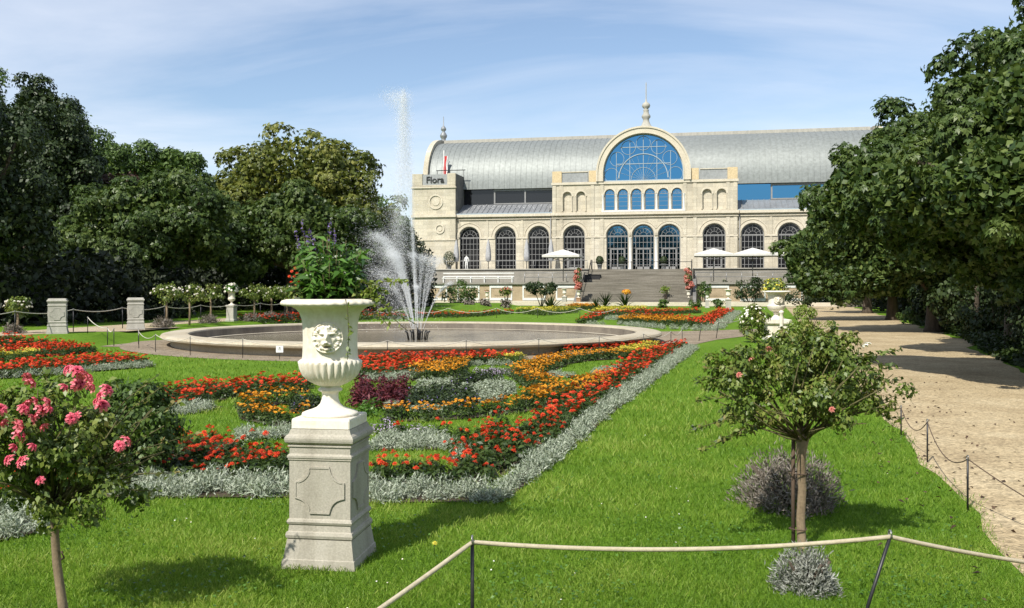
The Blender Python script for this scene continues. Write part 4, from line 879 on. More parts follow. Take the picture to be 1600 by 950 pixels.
x,y=13.6,23; tree('chestnut_tree','chestnut between the tall corner tree and the middle one of the right row',x,y,[((-.4,0,6.2),(3.2,3.4,3.0)),((1.4,0,7.4),(3.2,3.4,3.0)),((-1.7,.8,4.2),(2.0,2.4,1.9)),((.6,-1.3,3.6),(2.6,2.2,1.9)),((-.2,3.0,4.6),(2.6,2.4,2.8)),((-3.0,.4,4.1),(1.9,2.0,1.5)),((-1.2,0,2.6),(2.2,2.2,1.3)),((1.0,1,2.6),(2.4,2.2,1.5))],76000,.14,'chest',.3,200,.21)
x,y=11.3,15.4; tree('chestnut_tree','tall near chestnut filling the upper right corner',x,y,[((-.2,0,4.3),(3.9,3.6,2.4)),((1.0,0,5.9),(3.5,3.4,2.6)),((-2.2,.6,3.7),(2.0,2.2,1.5)),((-.6,2.4,3.5),(2.4,2.2,1.6)),((-2.6,-.6,4.6),(1.5,1.8,1.3)),((-2.5,-2.0,3.3),(1.8,2,1.3)),((-1.2,1.4,2.6),(2.2,2.2,1.2)),((-3.5,1.4,3.5),(1.6,2.2,1.25)),((-3.3,-.6,3.3),(1.6,2.0,1.2)),((-3.6,3.6,3.6),(1.7,2.2,1.3)),((-2.0,3.4,3.0),(2.0,2.0,1.4))],150000,.105,'chest',.3,260,.19)
x,y=24.5,64; tree('lime_tree','tree at the far end of the gravel path before the terrace',x,y,[((0,0,4.4),(4.0,4,3.6))],9000,.32,'dark_leaf',.3,50,.3)
# shrubs under the right trees
def shrub(name,label,x,y,rx,rz,n,L,mat,group=None,cat='shrub',z=None,stem=.05,fl=None,up=0):
    z=gh(x,y) if z is None else z
    o=empty(name,(x,y,z),0,label,cat,group); q=Q(); crown_quads(q,[((0,0,rz*.95+up),(rx,rx,rz))],n,L,int(14+n/120),.34)
    if fl: k=fl[1]; d=sphere(k); d[:,2]=np.abs(d[:,2])*.9+.05; q.add(leaves(d*np.array([rx,rx,rz])*1.02+np.array([0,0,rz*.95+up]),d,fl[2],fl[2]*.9,fold=.5),1)
    q.build('foliage',[M[mat]]+([M[fl[0]]] if fl else []),o)
    b=MB()
    for i in range(5): a=random.random()*6.3; b.tube([(.06*math.cos(a),.06*math.sin(a),-.03),(rx*.3*math.cos(a),rx*.3*math.sin(a),rz*.6+up*.7),(rx*.6*math.cos(a),rx*.6*math.sin(a),rz*1.2+up)],[stem,stem*.6,stem*.2],5)
    b.build('stem',M['bark'],o)
    return o
shrub('ivy_shrub','pale green low shrub at the wood edge beside the path',*P(1432,507),.9,.45,700,.16,'mid_leaf')
shrub('evergreen_shrub','dark evergreen shrub under the right chestnuts, beside the thin trunks',16.2,31,1.6,1.1,2600,.16,'dark_leaf')
shrub('evergreen_shrub','dark shrub behind the ground cover at the right edge',13.8,23.5,1.8,1.2,3600,.14,'dark_leaf')
shrub('evergreen_shrub','dark shrub where the path disappears under the trees',24.5,57,1.6,1.1,1400,.25,'dark_leaf')
for px,Y,r,h,l in ((1449,44.5,.07,5.0,'thin straight trunk under the right chestnut'),(1466,42,.14,5.0,'pale thicker trunk under the right chestnut'),(1526,31.5,.08,4.6,'thin dark trunk before the wood at the right edge'),(1583,26.5,.22,4.6,'stout dark trunk at the right picture edge')):
    x,y=at(px,Y); tree('young_tree',l,x,y,[((0,.3,h+.6),(1.2,1.2,1.0))],900,.22,'chest',r,20,.35,core=False)
for i,(x,y,l) in enumerate([(18.6,38.5,'dark understorey bush beneath the middle chestnut of the right row'),(21.0,45,'dark understorey bush past the thin trunks on the right'),(23.2,52,'dark understorey bush beneath the farthest chestnut'),(17.2,34,'dark understorey bush at the near side of the middle chestnut')]): shrub('evergreen_shrub',l,x,y,2.0,1.35,3600,.2,'dark_leaf')
for x,y,l in ((27.7,64,'big dark bush at the path edge beyond the farthest chestnut'),(29.4,70.5,'big dark bush by the far bend of the path'),(31.2,77.5,'big dark bush behind the far bend of the path'),(33,85,'big dark bush at the right end of the terrace'),(30.6,89.5,'big dark bush where the gravel path ends'),(34,91,'big dark bush hidden at the end of the path')): shrub('evergreen_shrub',l,x,y,3.0,1.9,4200,.26,'shaded_wood_leaf')
# ivy ground cover on the right
q=Q(); k=16000; y=RNG.uniform(14,46,k); x=4.9+.30*y+.9*np.clip((y-22)/10,0,1)+.02+np.abs(RNG.normal(size=k))*2.4; z=RNG.random(k)*.3*np.clip((x-(4.9+.3*y))/.8,.15,1.2); q.add(leaves(np.stack([x,y,z],1),RNG.normal(size=(k,3))*.5+np.array([0,0,1]),.13*RNG.uniform(.6,1.3,k),.1),0)
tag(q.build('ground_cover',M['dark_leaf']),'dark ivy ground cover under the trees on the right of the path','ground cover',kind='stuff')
# woods behind the viewer, seen only in the hall windows
wood('tall trees across the garden behind the viewer, mirrored in the hall windows',[(-70,40,-75,-62,21,0)],9000,2.6)
# hedge, shrubs and small trees before the terrace
def fore(name,label,px,py,rx,rz,n,mat,up=0,fl=None,L=.24,cat='shrub'): x,y=P(px,py); return shrub(name,label,x,y,rx,rz,n,L,mat,None,cat,0,.05,fl,up)
fore('viburnum_shrub','blue-green rounded shrub before the terrace wall right of the jets',716,478,1.9,1.25,1500,'mid_leaf')
fore('standard_tree','flat-topped dark standard tree left of the staircase',846,479,1.75,.62,1300,'dark_leaf',1.15,cat='tree')
fore('viburnum_shrub','dark shrub just right of the brick pier',1100,478,.9,.7,500,'mid_leaf',.9)
fore('viburnum_shrub','olive shrub before the terrace wall right of the staircase',1128,476,1.7,.85,1000,'rose_leaf',.9)
fore('viburnum_shrub','deep green bush before the terrace wall behind the white urn',1172,478,1.7,1.2,1200,'dark_leaf',.5)
fore('viburnum_shrub','yellow-green bush rising above the white urn on the right',1212,476,1.5,1.25,1000,'lime_leaf',.75)
fore('viburnum_shrub','bushy green shrub at the right end of the terrace wall',1255,482,1.6,.9,900,'dark_leaf',.2)
fore('palm_shrub','light green feathery shrub at the left foot of the staircase',912,477,1.0,.75,500,'bright_leaf')
for px,l in ((757,'small round box bush before the terrace wall, left'),(732,'small round box bush next to the blue-green shrub'),(790,'small round box bush under the reddish standard'),(1036,'small round box bush right of the white urn'),(1122,'round box bush near the tip of the red bed'),(1085,'small round box bush right of the brick pier')): fore('box_bush',l,px,481,.55,.35,260,'dry_bush' if px<800 else 'mid_leaf')
fore('standard_rose','small reddish standard rose before the terrace wall',791,479,.65,.4,260,'rose_leaf',1.1,('coral',50,.14),cat='rose tree')
fore('standard_rose','thin small standard rose right of the white urn before the stairs',1040,478,.45,.3,140,'lime_leaf',1.3,None,cat='rose tree')
# yuccas / agaves
def yucca(px,py,h,label,yellow=False):
    x,y=P(px,py); o=empty('yucca',(x,y,0),0,label,'yucca'); q=Q(); k=38; a=RNG.random(k)*2*PI; e=RNG.uniform(.35,1.4,k); d=np.stack([np.cos(a)*np.cos(e),np.sin(a)*np.cos(e),np.sin(e)],1)
    n_=np.stack([-np.cos(a)*np.sin(e),-np.sin(a)*np.sin(e),np.cos(e)],1); q.add(leaves(d*h*.5+np.array([0,0,.05]),n_,h,.1*h,d,.1)); 
    if yellow: d=sphere(90); q.add(leaves(d*np.array([.4,.4,.2])+np.array([.1,0,h*.95]),d,.16,.13),1)
    q.build('foliage',[M['dark_leaf'],M['orange']],o)
for px,py,h,l,ye in ((946,481,1.5,'dark spiky yucca left of the orange-topped one',0),(977,483,1.5,'dark spiky yucca with orange flowers on top',1),(932,486,1.1,'low dark yucca at the end of the bronze bed',0),(861,488,1.4,'dark spiky yucca left of the bronze bed',0)): yucca(px,py,h,l,ye)

# ================================================================== STANDARD ROSES ON THE LAWNS
def std_rose(name,px,py,z,hs,rx,rz,label,bloom,blab=None,bush=None):
    x,y=P(px,py,z); o=empty(name,(x,y,gh(x,y)),0,label,'rose tree'); h=hs
    b=MB(); b.tube([(0,0,-.03),(.02,0,h*.5),(0,0,h)],[.045,.04,.035],7); b.build('trunk',M['rose_bark'],o)
    q=Q(); crown_quads(q,[((0,0,h+rz*.5),(rx,rx,rz))],750,.095,26,.34); q.build('crown',M['rose_leaf'],o)
    if bloom:
        d=sphere(bloom); d[:,2]=np.abs(d[:,2])*.9-.1; pos=d*np.array([rx,rx,rz])*1.03+np.array([0,0,h+rz*.5])
        for p_,d_ in zip(pos,d):
            f=link('bloom',WBL,parent=o); f.location=p_; f.rotation_euler=Vector(d_+np.array([0,-.3,.3])).to_track_quat('Z','Y').to_euler(); f.scale=(random.uniform(.55,.9),)*3
    if bush: lavender(x-.05,y-.1,bush[0],bush[1],bush[2],gh(x,y))
    return o
def lavender(x,y,rx,rz,label,z=0,mat='dry_bush',n=900,L=.1,W=.022):
    o=empty('lavender_bush',(x,y,z),0,label,'bush'); q=Q(); d=sphere(n); d[:,2]=np.abs(d[:,2]); r=RNG.uniform(.35,1.02,(n,1))**.6; az=np.arctan2(d[:,1],d[:,0]); f1,f2=random.random()*6,random.random()*6; r=r*(1+.16*np.sin(3*az+f1+2*d[:,2])+.11*np.sin(7*az+f2)*np.cos(5*d[:,2]))[:,None]*(1+(RNG.random((n,1))<.1)*RNG.uniform(0,.25,(n,1))); pos=d*r*np.array([rx,rx,rz])
    D=unit(d+np.array([0,0,.6])+RNG.normal(size=(n,3))*.35); q.add(leaves(pos,RNG.normal(size=(n,3)),L*RNG.uniform(.6,1.3,n),W,D,.1)); q.build('foliage',M[mat],o)
    b=MB(); 
    for i in range(9): a=random.random()*6.3; b.tube([(0,0,-.01),(rx*.7*math.cos(a),rx*.7*math.sin(a),rz*.75)],[.02,.008],4)
    b.build('stem',M['bark'],o); return o
wq=Q(); wq.add(flower((0,0,0),(0,0,1),.06,6,3)); WBL=wq.mesh('bloom'); WBL.materials.append(M['wrose'])
std_rose('standard_rose',27,521,BANK,.72,.42,.3,'white standard rose at the far left over a round grey bush',34,None,(.33,.3,'round grey lavender bush under the leftmost white standard rose'))
for px,py,l,bl,bush in ((260,511,'white standard rose above the left end of the fountain, first after the pedestal',36,'round grey bush under the first white standard rose after the pedestal'),(296,508,'white standard rose with the fullest blooms, second after the pedestal',40,None),(329,505,'nearly bare green standard rose left of the far white urn',6,'grey bush left of the far white urn'),(397,502,'green standard rose right of the far white urn',8,'small grey bush right of the far white urn'),(424,500,'white standard rose between the far urn and the big urn rim',24,'small dark bush second right of the far white urn'),(448,499,'standard rose just left of the big urn rim',10,'round grey bush just left of the big urn rim')):
    std_rose('standard_rose',px,py,BANK,1.05,.6,.36,l,bl,None,(.42,.36,bush) if bush else None)
x,y=P(1178,535); shrub('rose_bush','leafy bush with creamy roses left of the white urn on the right lawn',x,y,.5,.62,2600,.075,'rose_leaf',None,'rose bush',0,.02,('wrose',70,.09))
x,y=P(1258,541); shrub('rose_bush','lime green leafy rose bush right of the white urn on the right lawn',x,y,.55,.66,2600,.075,'lime_leaf',None,'rose bush',0,.02,None)
x,y=P(1285,535); shrub('rose_bush','straggling pale rose bush beside the gravel path right of the white urn',x,y,.5,.42,600,.08,'lime_leaf',None,'rose bush',0,.02,None)
# ================================================================== PLANTS OF THE BEDS
def pl_red(k, nf=4, dense=False):
    q=Q(); n=62; d=sphere(n); d[:,2]=np.abs(d[:,2]); pos=d*np.array([.12,.12,.135])*(RNG.uniform(.45,1,(n,1)))+np.array([0,0,.03])
    D=unit(d*np.array([1,1,.3])+RNG.normal(size=(n,3))*.4); q.add(leaves(pos,d*.6+np.array([0,0,.8])+RNG.normal(size=(n,3))*.4,RNG.uniform(.04,.075,n),RNG.uniform(.022,.036,n),D,.25),0)
    st=RNG.random(14)*6.3
    for t in st: q.add([[[.02*math.cos(t),.02*math.sin(t),0],[.02*math.cos(t)+.006,.02*math.sin(t),0],[.08*math.cos(t)+.004,.08*math.sin(t),.15],[.08*math.cos(t),.08*math.sin(t),.15]]],0)
    return q
def flower_spots(nf):
    out=[]
    for i in range(nf):
        a=random.random()*6.3; r=.12*math.sqrt(random.random()); out.append(((r*math.cos(a),r*math.sin(a),.15+.07*random.random()),(random.uniform(-.4,.4),random.uniform(-.7,.1),1)))
    return out
def pl_silver():
    q=Q(); n=230; d=sphere(n); d[:,2]=np.abs(d[:,2])*1.0; r=RNG.uniform(.3,1,(n,1)); pos=d*r*np.array([.11,.11,.135])+np.array([0,0,.015])
    D=unit(d+np.array([0,0,.55])+RNG.normal(size=(n,3))*.45); q.add(leaves(pos,RNG.normal(size=(n,3))*.7+np.array([0,-.1,.5]),RNG.uniform(.025,.06,n),RNG.uniform(.006,.012,n),D,.2),0); return q
def pl_mari(mat=1,nf=11,h=.17):
    q=Q(); n=55; d=sphere(n); d[:,2]=np.abs(d[:,2]); pos=d*np.array([.1,.1,h])*RNG.uniform(.4,1,(n,1))+np.array([0,0,.02]); q.add(leaves(pos,d+np.array([0,0,.4]),.05,.024),0)
    for i in range(nf):
        a=random.random()*6.3; r=.11*math.sqrt(random.random()); q.add(flower((r*math.cos(a),r*math.sin(a),h*.95+.05*random.random()),(random.uniform(-.4,.4),random.uniform(-.7,.1),1),random.uniform(.017,.026),6,2),mat); q.add([[[0,-.004,0],[0,.004,0],[r*math.cos(a),r*math.sin(a)+.003,h*.97],[r*math.cos(a),r*math.sin(a)-.003,h*.97]]],0)
    return q
def pl_leafy(h,r,n,L,W,mat=0,extra=None):
    q=Q(); d=sphere(n); d[:,2]=np.abs(d[:,2]); pos=d*np.array([r,r,h])*RNG.uniform(.35,1,(n,1)); D=unit(d+np.array([0,0,.2])+RNG.normal(size=(n,3))*.4); q.add(leaves(pos,d*.5+np.array([0,0,.7])+RNG.normal(size=(n,3))*.4,L*RNG.uniform(.6,1.3,n),W,D,.25),mat)
    for t in RNG.random(8)*6.3: q.add([[[0,-.005,0],[0,.005,0],[r*.7*math.cos(t),r*.7*math.sin(t)+.003,h*.8],[r*.7*math.cos(t),r*.7*math.sin(t)-.003,h*.8]]],mat)
    if extra: m,k,sz=extra; d=sphere(k); d[:,2]=np.abs(d[:,2]); q.add(leaves(d*np.array([r,r,h])*1.03,d,sz,sz*.8),m)
    return q
KIND={ # name, materials, list of Q variants, spacing, description
 'red':('red_zinnia_plant',['bed_leaf','red'],'red zinnia plant',.17),
 'silver':('silver_leaf_plant',['silver'],'silver-leaved plant',.14),
 'mari':('marigold_plant',['bed_leaf','orange'],'orange marigold plant',.15),
 'yellow':('yellow_marigold_plant',['mid_leaf','yellow'],'yellow marigold plant',.16),
 'burg':('burgundy_plant',['burg'],'burgundy-leaved plant',.24),
 'dark':('heliotrope_plant',['dark_leaf','salvia'],'dark green leafy plant',.2),
 'purp':('alyssum_plant',['bed_leaf','purple'],'low mauve-flowered plant',.13),
 'white':('white_leaf_plant',['silver','wrose'],'silver-white leafy plant',.17),
 'lime':('lime_plant',['bright_leaf'],'pale green leafy plant',.2)}
VAR={'red':[],'silver':[pl_silver() for i in range(5)],'mari':[pl_mari(1,(6,8,9,7,8)[i]) for i in range(5)],'yellow':[pl_mari(1,12,.2) for i in range(4)],
 'burg':[pl_leafy(.34,.15,130,.1,.028) for i in range(3)],'dark':[pl_leafy(.2,.13,120,.06,.032,0,(1,5,.025)) for i in range(4)],'purp':[pl_leafy(.12,.1,40,.04,.02,0,(1,45,.022)) for i in range(3)],
 'white':[pl_leafy(.15,.12,150,.055,.02) for i in range(4)],'lime':[pl_leafy(.24,.14,80,.07,.035) for i in range(3)]}
redbase=[pl_red(i) for i in range(5)]
for i,b_ in enumerate(redbase):                      # one-mesh versions for plants too small to show parts
    q=Q(); q.merge(b_,Matrix.Identity(4))
    for p_,n_ in flower_spots((2,3,4,3,3)[i]): q.add(flower(p_,n_,random.uniform(.028,.04),7,2),1)
    VAR['red'].append(q)
VM={k:[q.mesh(KIND[k][0]) for q in v] for k,v in VAR.items()}
for k,ms in VM.items():
    for me in ms:
        for m in KIND[k][1]: me.materials.append(M[m])
red_fol=[q.mesh('foliage') for q in redbase]
for me in red_fol: me.materials.append(M['bed_leaf'])
bloomM=[]
for i in range(4): q=Q(); q.add(flower((0,0,0),(0,0,1),.033,9,3),0); me=q.mesh('bloom'); me.materials.append(M['red']); bloomM.append(me)
def inpoly(pts,poly):
    x,y=pts[:,0],pts[:,1]; ins=np.zeros(len(pts),bool); n=len(poly)
    for i in range(n):
        x1,y1=poly[i]; x2,y2=poly[(i+1)%n]
        c=((y1>y)!=(y2>y))&(x<(x2-x1)*(y-y1)/((y2-y1) or 1e-9)+x1); ins^=c
    return ins
PLANTS={k:[] for k in KIND}; ZP=[]
def zone(kind, px, where, sp=None, z=0, frac=1, sc=1.0):
    poly=[P(a,b_,z) for a,b_ in px]; sp=sp or KIND[kind][3]; xs=[p[0] for p in poly]; ys=[p[1] for p in poly]
    gx_=np.arange(min(xs),max(xs)+sp,sp); gy_=np.arange(min(ys),max(ys)+sp,sp); X,Y=np.meshgrid(gx_,gy_); pts=np.stack([X.ravel(),Y.ravel()],1)+RNG.uniform(-.36,.36,(X.size,2))*sp
    pts=pts[inpoly(pts,poly)]
    if frac<1: pts=pts[RNG.random(len(pts))<frac]
    if frac==1 and kind in ('red','silver','burg','dark','white','mari') and min(ys)<30: ZP.append(poly)
    for p in pts: PLANTS[kind].append((p[0],p[1],z,where,sc*RNG.uniform(.8,1.2)))
def band(kind, line, wpx, where, **k):               # band along a line of image points, constant width in metres
    pts=[P(*p) for p in line]; L=[];R=[]
    for i,p in enumerate(pts):
        a=pts[max(i-1,0)];b_=pts[min(i+1,len(pts)-1)]; dx,dy=b_[0]-a[0],b_[1]-a[1]; l=math.hypot(dx,dy); L.append((p[0]-dy/l*wpx/2,p[1]+dx/l*wpx/2)); R.append((p[0]+dy/l*wpx/2,p[1]-dx/l*wpx/2))
    poly=L+R[::-1]; inv=[(800+F*x/y,HOR+F*EYE/y) for x,y in poly]; zone(kind,inv,where,**k)
NB='the near bed'
# outer silver edge and the red band inside it
zone('silver',[(575,764),(745,764),(772,786),(575,787)],'in the front edge of '+NB+', right of the pedestal')
zone('silver',[(165,752),(452,754),(452,779),(165,779)],'in the front edge of '+NB+', left of the pedestal')
zone('silver',[(-60,815),(40,800),(70,832),(-60,860)],'in the front edge of '+NB+' below the pink roses')
zone('silver',[(752,785),(785,787),(864,727),(962,642),(1088,546),(1073,541),(941,634),(843,716)],'along the right edge of '+NB)
zone('red',[(575,739),(690,742),(745,763),(575,763)],'in the front row of '+NB+', right of the pedestal')
zone('red',[(50,770),(165,728),(452,730),(452,754),(165,754),(50,798)],'in the front row of '+NB+', left of the pedestal')
zone('red',[(-60,790),(50,770),(50,798),(-60,815)],'in the front row of '+NB+' below the pink roses')
zone('red',[(695,742),(790,694),(862,648),(925,606),(1005,554),(1070,540),(1074,542),(942,634),(844,715),(750,764)],'in the band along the right edge of '+NB,sp=.2)
# second row
zone('silver',[(582,688),(695,686),(712,704),(582,705)],'in the second row of '+NB+', right of the pedestal')
zone('red',[(695,694),(770,682),(800,684),(720,732),(700,716),(712,704)],'in the corner scroll of '+NB)
band('red',[(600,684),(660,682),(740,680),(800,672)],.12,'thinly dotted above the second silver row of '+NB,frac=.75)
band('purp',[(592,675),(630,678),(668,681)],.3,'behind the second silver row of '+NB)
band('silver',[(715,722),(725,706)],.22,'in the corner scroll of '+NB)
# marigold arcs
band('mari',[(598,655),(661,657),(728,652),(796,645),(855,632),(897,621),(935,608)],.36,'in the long marigold arc of '+NB)
band('mari',[(821,590),(842,578),(870,568),(905,563),(955,560),(995,556)],.7,'in the upper marigold scroll of '+NB)
band('mari',[(821,592),(840,604),(866,612),(900,610),(950,596)],.5,'in the lower marigold scroll of '+NB)
band('mari',[(848,620),(835,632)],.5,'in the lower marigold scroll of '+NB)
zone('mari',[(640,596),(655,580),(700,571),(735,572),(722,588),(690,594)],'in the orange patch behind the middle of '+NB)
band('silver',[(866,590),(885,588)],.5,'between the marigold scrolls of '+NB); band('silver',[(940,586),(962,580)],.5,'between the marigold scrolls of '+NB)
band('yellow',[(975,560),(1000,553),(1020,548)],.5,'at the far right of '+NB)
# middle island
zone('burg',[(552,640),(556,618),(578,610),(586,622),(582,640)],'in the middle island of '+NB,frac=.8)
zone('burg',[(592,644),(596,616),(618,606),(636,616),(632,642)],'in the middle island of '+NB,frac=.75)
band('lime',[(560,650),(600,646)],.35,'before the burgundy plants in the middle of '+NB)
zone('dark',[(632,644),(640,622),(690,613),(742,622),(738,644)],'in the middle island of '+NB)
zone('white',[(705,636),(712,615),(770,600),(808,606),(785,628)],'in the middle island of '+NB)
zone('white',[(640,622),(660,602),(715,598),(700,612)],'in the middle island of '+NB)
zone('dark',[(707,609),(712,597),(775,594),(785,602)],'at the back of the middle island of '+NB)
band('purp',[(748,586),(800,584)],.7,'behind the middle island of '+NB)
band('yellow',[(782,572),(815,568)],.4,'at the back of '+NB)
band('white',[(600,640),(700,648)],.14,'before the dark island of '+NB,frac=.6)
# back row
zone('red',[(545,590),(560,566),(640,562),(805,560),(808,568),(690,572),(650,586),(600,594)],'in the back row of '+NB)
band('silver',[(590,596),(625,592),(655,588)],.6,'before the back red row of '+NB)
band('silver',[(660,575),(740,571),(800,571)],.3,'before the back red row of '+NB,frac=.6)
zone('red',[(870,556),(880,549),(1000,545),(1035,543),(1020,549),(900,556)],'at the far back right of '+NB)
band('silver',[(872,560),(940,558)],.3,'at the far back right of '+NB)
# left half
zone('red',[(238,628),(300,612),(400,603),(480,598),(485,614),(400,618),(330,630),(262,648)],'in the back left band of '+NB)
band('silver',[(250,648),(290,646),(330,637)],.4,'below the back left band of '+NB)
band('mari',[(480,630),(420,632),(392,642),(400,656),(440,664),(490,660)],.4,'in the left marigold scroll of '+NB)
zone('dark',[(452,646),(458,632),(500,630),(500,648)],'in the middle of '+NB+', left of the urn')
band('silver',[(370,686),(420,684),(465,678)],.4,'in the second row of '+NB+', left of the pedestal')
zone('red',[(265,708),(330,694),(350,700),(452,722),(452,731),(330,735),(280,722)],'in the second row of '+NB+', left of the pedestal')
band('silver',[(345,722),(358,706)],.22,'in the second row of '+NB+', left of the pedestal')
band('red',[(150,760),(120,742),(200,735)],.3,'beside the pink rose tree in '+NB)
# far left bed
FL='the far left bed'
zone('red',[(-80,556),(0,548),(110,543),(150,550),(100,556),(0,562)],'in the upper band of '+FL)
zone('red',[(-60,588),(60,572),(150,563),(220,566),(234,572),(150,580),(60,588),(-60,598)],'in the lower band of '+FL)
band('silver',[(-40,594),(60,588),(150,580),(235,573)],.35,'along the edge of '+FL)
band('yellow',[(-30,567),(60,562)],.5,'inside '+FL)
band('white',[(120,575),(190,568)],.4,'inside '+FL,frac=.7)
# far beds beyond the fountain
FR='the bed beyond the fountain on the right'
zone('red',[(902,506),(935,492),(962,490),(925,506)],'in '+FR,.42,sc=1.5)
zone('red',[(1075,513),(1125,488),(1148,488),(1112,514)],'in '+FR,.36,sc=1.5)
band('silver',[(1112,517),(1132,503),(1150,489)],.6,'along the edge of '+FR,sp=.35,sc=1.6)
band('silver',[(905,509),(960,507),(1020,513),(1108,517)],.5,'along the edge of '+FR,sp=.35,sc=1.6)
zone('mari',[(960,506),(980,501),(1060,504),(1080,511),(1020,510)],'in '+FR,.32,sc=1.7)
zone('red',[(990,499),(1010,496),(1080,500),(1100,503),(1080,508)],'in '+FR,.42,sc=1.5,frac=.8)
zone('red',[(945,493),(960,489),(1090,487),(1095,490),(980,495)],'in '+FR,.45,sc=1.5,frac=.85)
zone('yellow',[(920,492),(950,487),(1010,486),(1010,489),(945,494)],'in '+FR,.4,sc=1.7)
zone('silver',[(945,499),(1010,497),(1010,499),(950,501)],'in '+FR,.5,sc=1.7)
FB='the strip before the staircase'
zone('mari',[(880,484),(900,481),(940,482),(930,485)],'in '+FB,.4,sc=2.0); zone('yellow',[(800,490),(870,487),(905,489),(850,494)],'in '+FB,.4,sc=1.7)
FLb='the strip behind the fountain on the left'
zone('red',[(640,498),(660,494),(730,493),(800,489),(800,491),(740,496)],'in '+FLb,.45,sc=1.4); zone('red',[(545,502),(560,496),(620,495),(640,499)],'in '+FLb,.45,sc=1.4)
zone('red',[(360,512),(400,508),(480,504),(482,508),(420,513)],'in the red strip left behind the fountain',.34,sc=1.2,z=.0)
for i,zp in enumerate(ZP): sheet('bed_soil',zp,.012+.0005*i,M['soil'])
# build: the nearest three hundred of a kind one by one, the rest of that kind as one mass
for kind,lst in PLANTS.items():
    lst.sort(key=lambda p:p[1]); name,mats,desc,_=KIND[kind]
    for i,(x,y,z,where,sc) in enumerate(lst[:298]):
        v=i%len(VM[kind]); z=gh(x,y)
        if kind=='red' and y<11.5:
            o=link(name,red_fol[v]); zz=True
            for p_,n_ in flower_spots(random.choice((1,2,2,3,3,4))):
                f=link('bloom',bloomM[random.randrange(4)],parent=o); f.location=p_; f.rotation_euler=Vector(n_).to_track_quat('Z','Y').to_euler(); f.scale=(random.uniform(.7,1.05),)*3
        else: o=link(name,VM[kind][v])
        o.location=(x,y,z); o.rotation_euler=(0,0,random.random()*6.3); o.scale=(sc,sc,sc*random.uniform(.85,1.15))
        tag(o,desc+' '+where,'flower plant',desc+'s '+where)
    if len(lst)>298:
        q=Q()
        for i,(x,y,z,where,sc) in enumerate(lst[298:]):
            Mx=Matrix.Translation((x,y,gh(x,y)))@Matrix.Rotation(random.random()*6.3,4,'Z')@Matrix.Scale(sc,4); q.merge(VAR[kind][i%len(VAR[kind])],Mx)
        tag(q.build(name.replace('_plant','_bedding'),[M[m] for m in mats]),'far mass of '+desc.replace(' plant',' plants')+' in the distant parts of the beds','flowers',kind='stuff')
print('PLANTS',{k:len(v) for k,v in PLANTS.items()})

# ================================================================== ROSE TREES IN THE FOREGROUND
def rose_bloom_mesh(r,mat,layers=5):                 # a full double rose: rings of cupped, overlapping petals
    q=Q()
    for l in range(layers+1):
        f=l/layers; k=[7,7,6,5,4,3][min(l,5)]; R0=r*(1-.72*f); tilt=math.radians(12+66*f); off=l*.63; wd=R0*1.25*2.6/k+.3*r*f
        for i in range(k):
            t=off+2*PI*i/k+random.uniform(-.12,.12); d=np.array([math.cos(t),math.sin(t),0]); e=np.array([-math.sin(t),math.cos(t),0]); zz=np.array([0,0,1.0]); L=r*(.95-.25*f)*random.uniform(.88,1.08); base=d*R0*.22+zz*r*(.05+.1*f)
            def pt(u,v): # u along the petal, v across
                a=tilt*(.5+.7*u) if u<.8 else tilt*(.5+.7*u)-.5
                return base+d*(math.cos(a)*L*u)+zz*(math.sin(a)*L*u)+e*wd*v*math.sin(PI*min(.5,.12+u*.55))-zz*abs(v)*0+zz*r*.12*v*v*4*(.5-f*.3)
            for u0,u1 in ((0,.4),(.4,.75),(.75,1.0)):
                w1=1 if u1<1 else .62; w0=1 if u0<1 else .62
                for v0,v1 in ((-.5,0),(0,.5)): q.add([[pt(u0,v0*w0),pt(u0,v1*w0),pt(u1,v1*w1),pt(u1,v0*w1)]],0,[min(1,max(0,.5-.45*f+.24*u1+random.uniform(-.14,.14)))])
    me=q.mesh('rose_bloom',True); me.materials.append(M[mat]); return me
PINK=[rose_bloom_mesh(.027,'pink',5),rose_bloom_mesh(.031,'pink',5),rose_bloom_mesh(.022,'pink',4)]; WH=rose_bloom_mesh(.027,'wrose'); CO=rose_bloom_mesh(.019,'coral',3)
def twigs(b,root,ends,r0=.008):
    for e in ends:
        root_=Vector(root)+Vector((random.uniform(-.03,.03),random.uniform(-.03,.03),random.uniform(0,.06))); e=Vector(e); m_=root_.lerp(e,.5)+Vector((random.uniform(-.05,.05),random.uniform(-.05,.05),random.uniform(-.02,.06))); b.tube([root_,m_,e],[r0,r0*.7,r0*.35],5)
def leafy_twig(q,b,pts,L,n,r=.003):
    pts=[Vector(p) for p in pts]; b.tube(pts,[r*(1-.5*i/len(pts)) for i in range(len(pts))],5)
    for i in range(n):
        t=random.uniform(.25,1)*(len(pts)-1); k=min(int(t),len(pts)-2); p=pts[k].lerp(pts[k+1],t-k); d=sphere(1)[0]; s=L*random.uniform(.6,1.15)
        q.add(leaves([np.array(p)+d*s*.5],RNG.normal(size=(1,3))*.6+np.array([[0,-.3,.7]]),s,s*.55,d[None],.25),0)
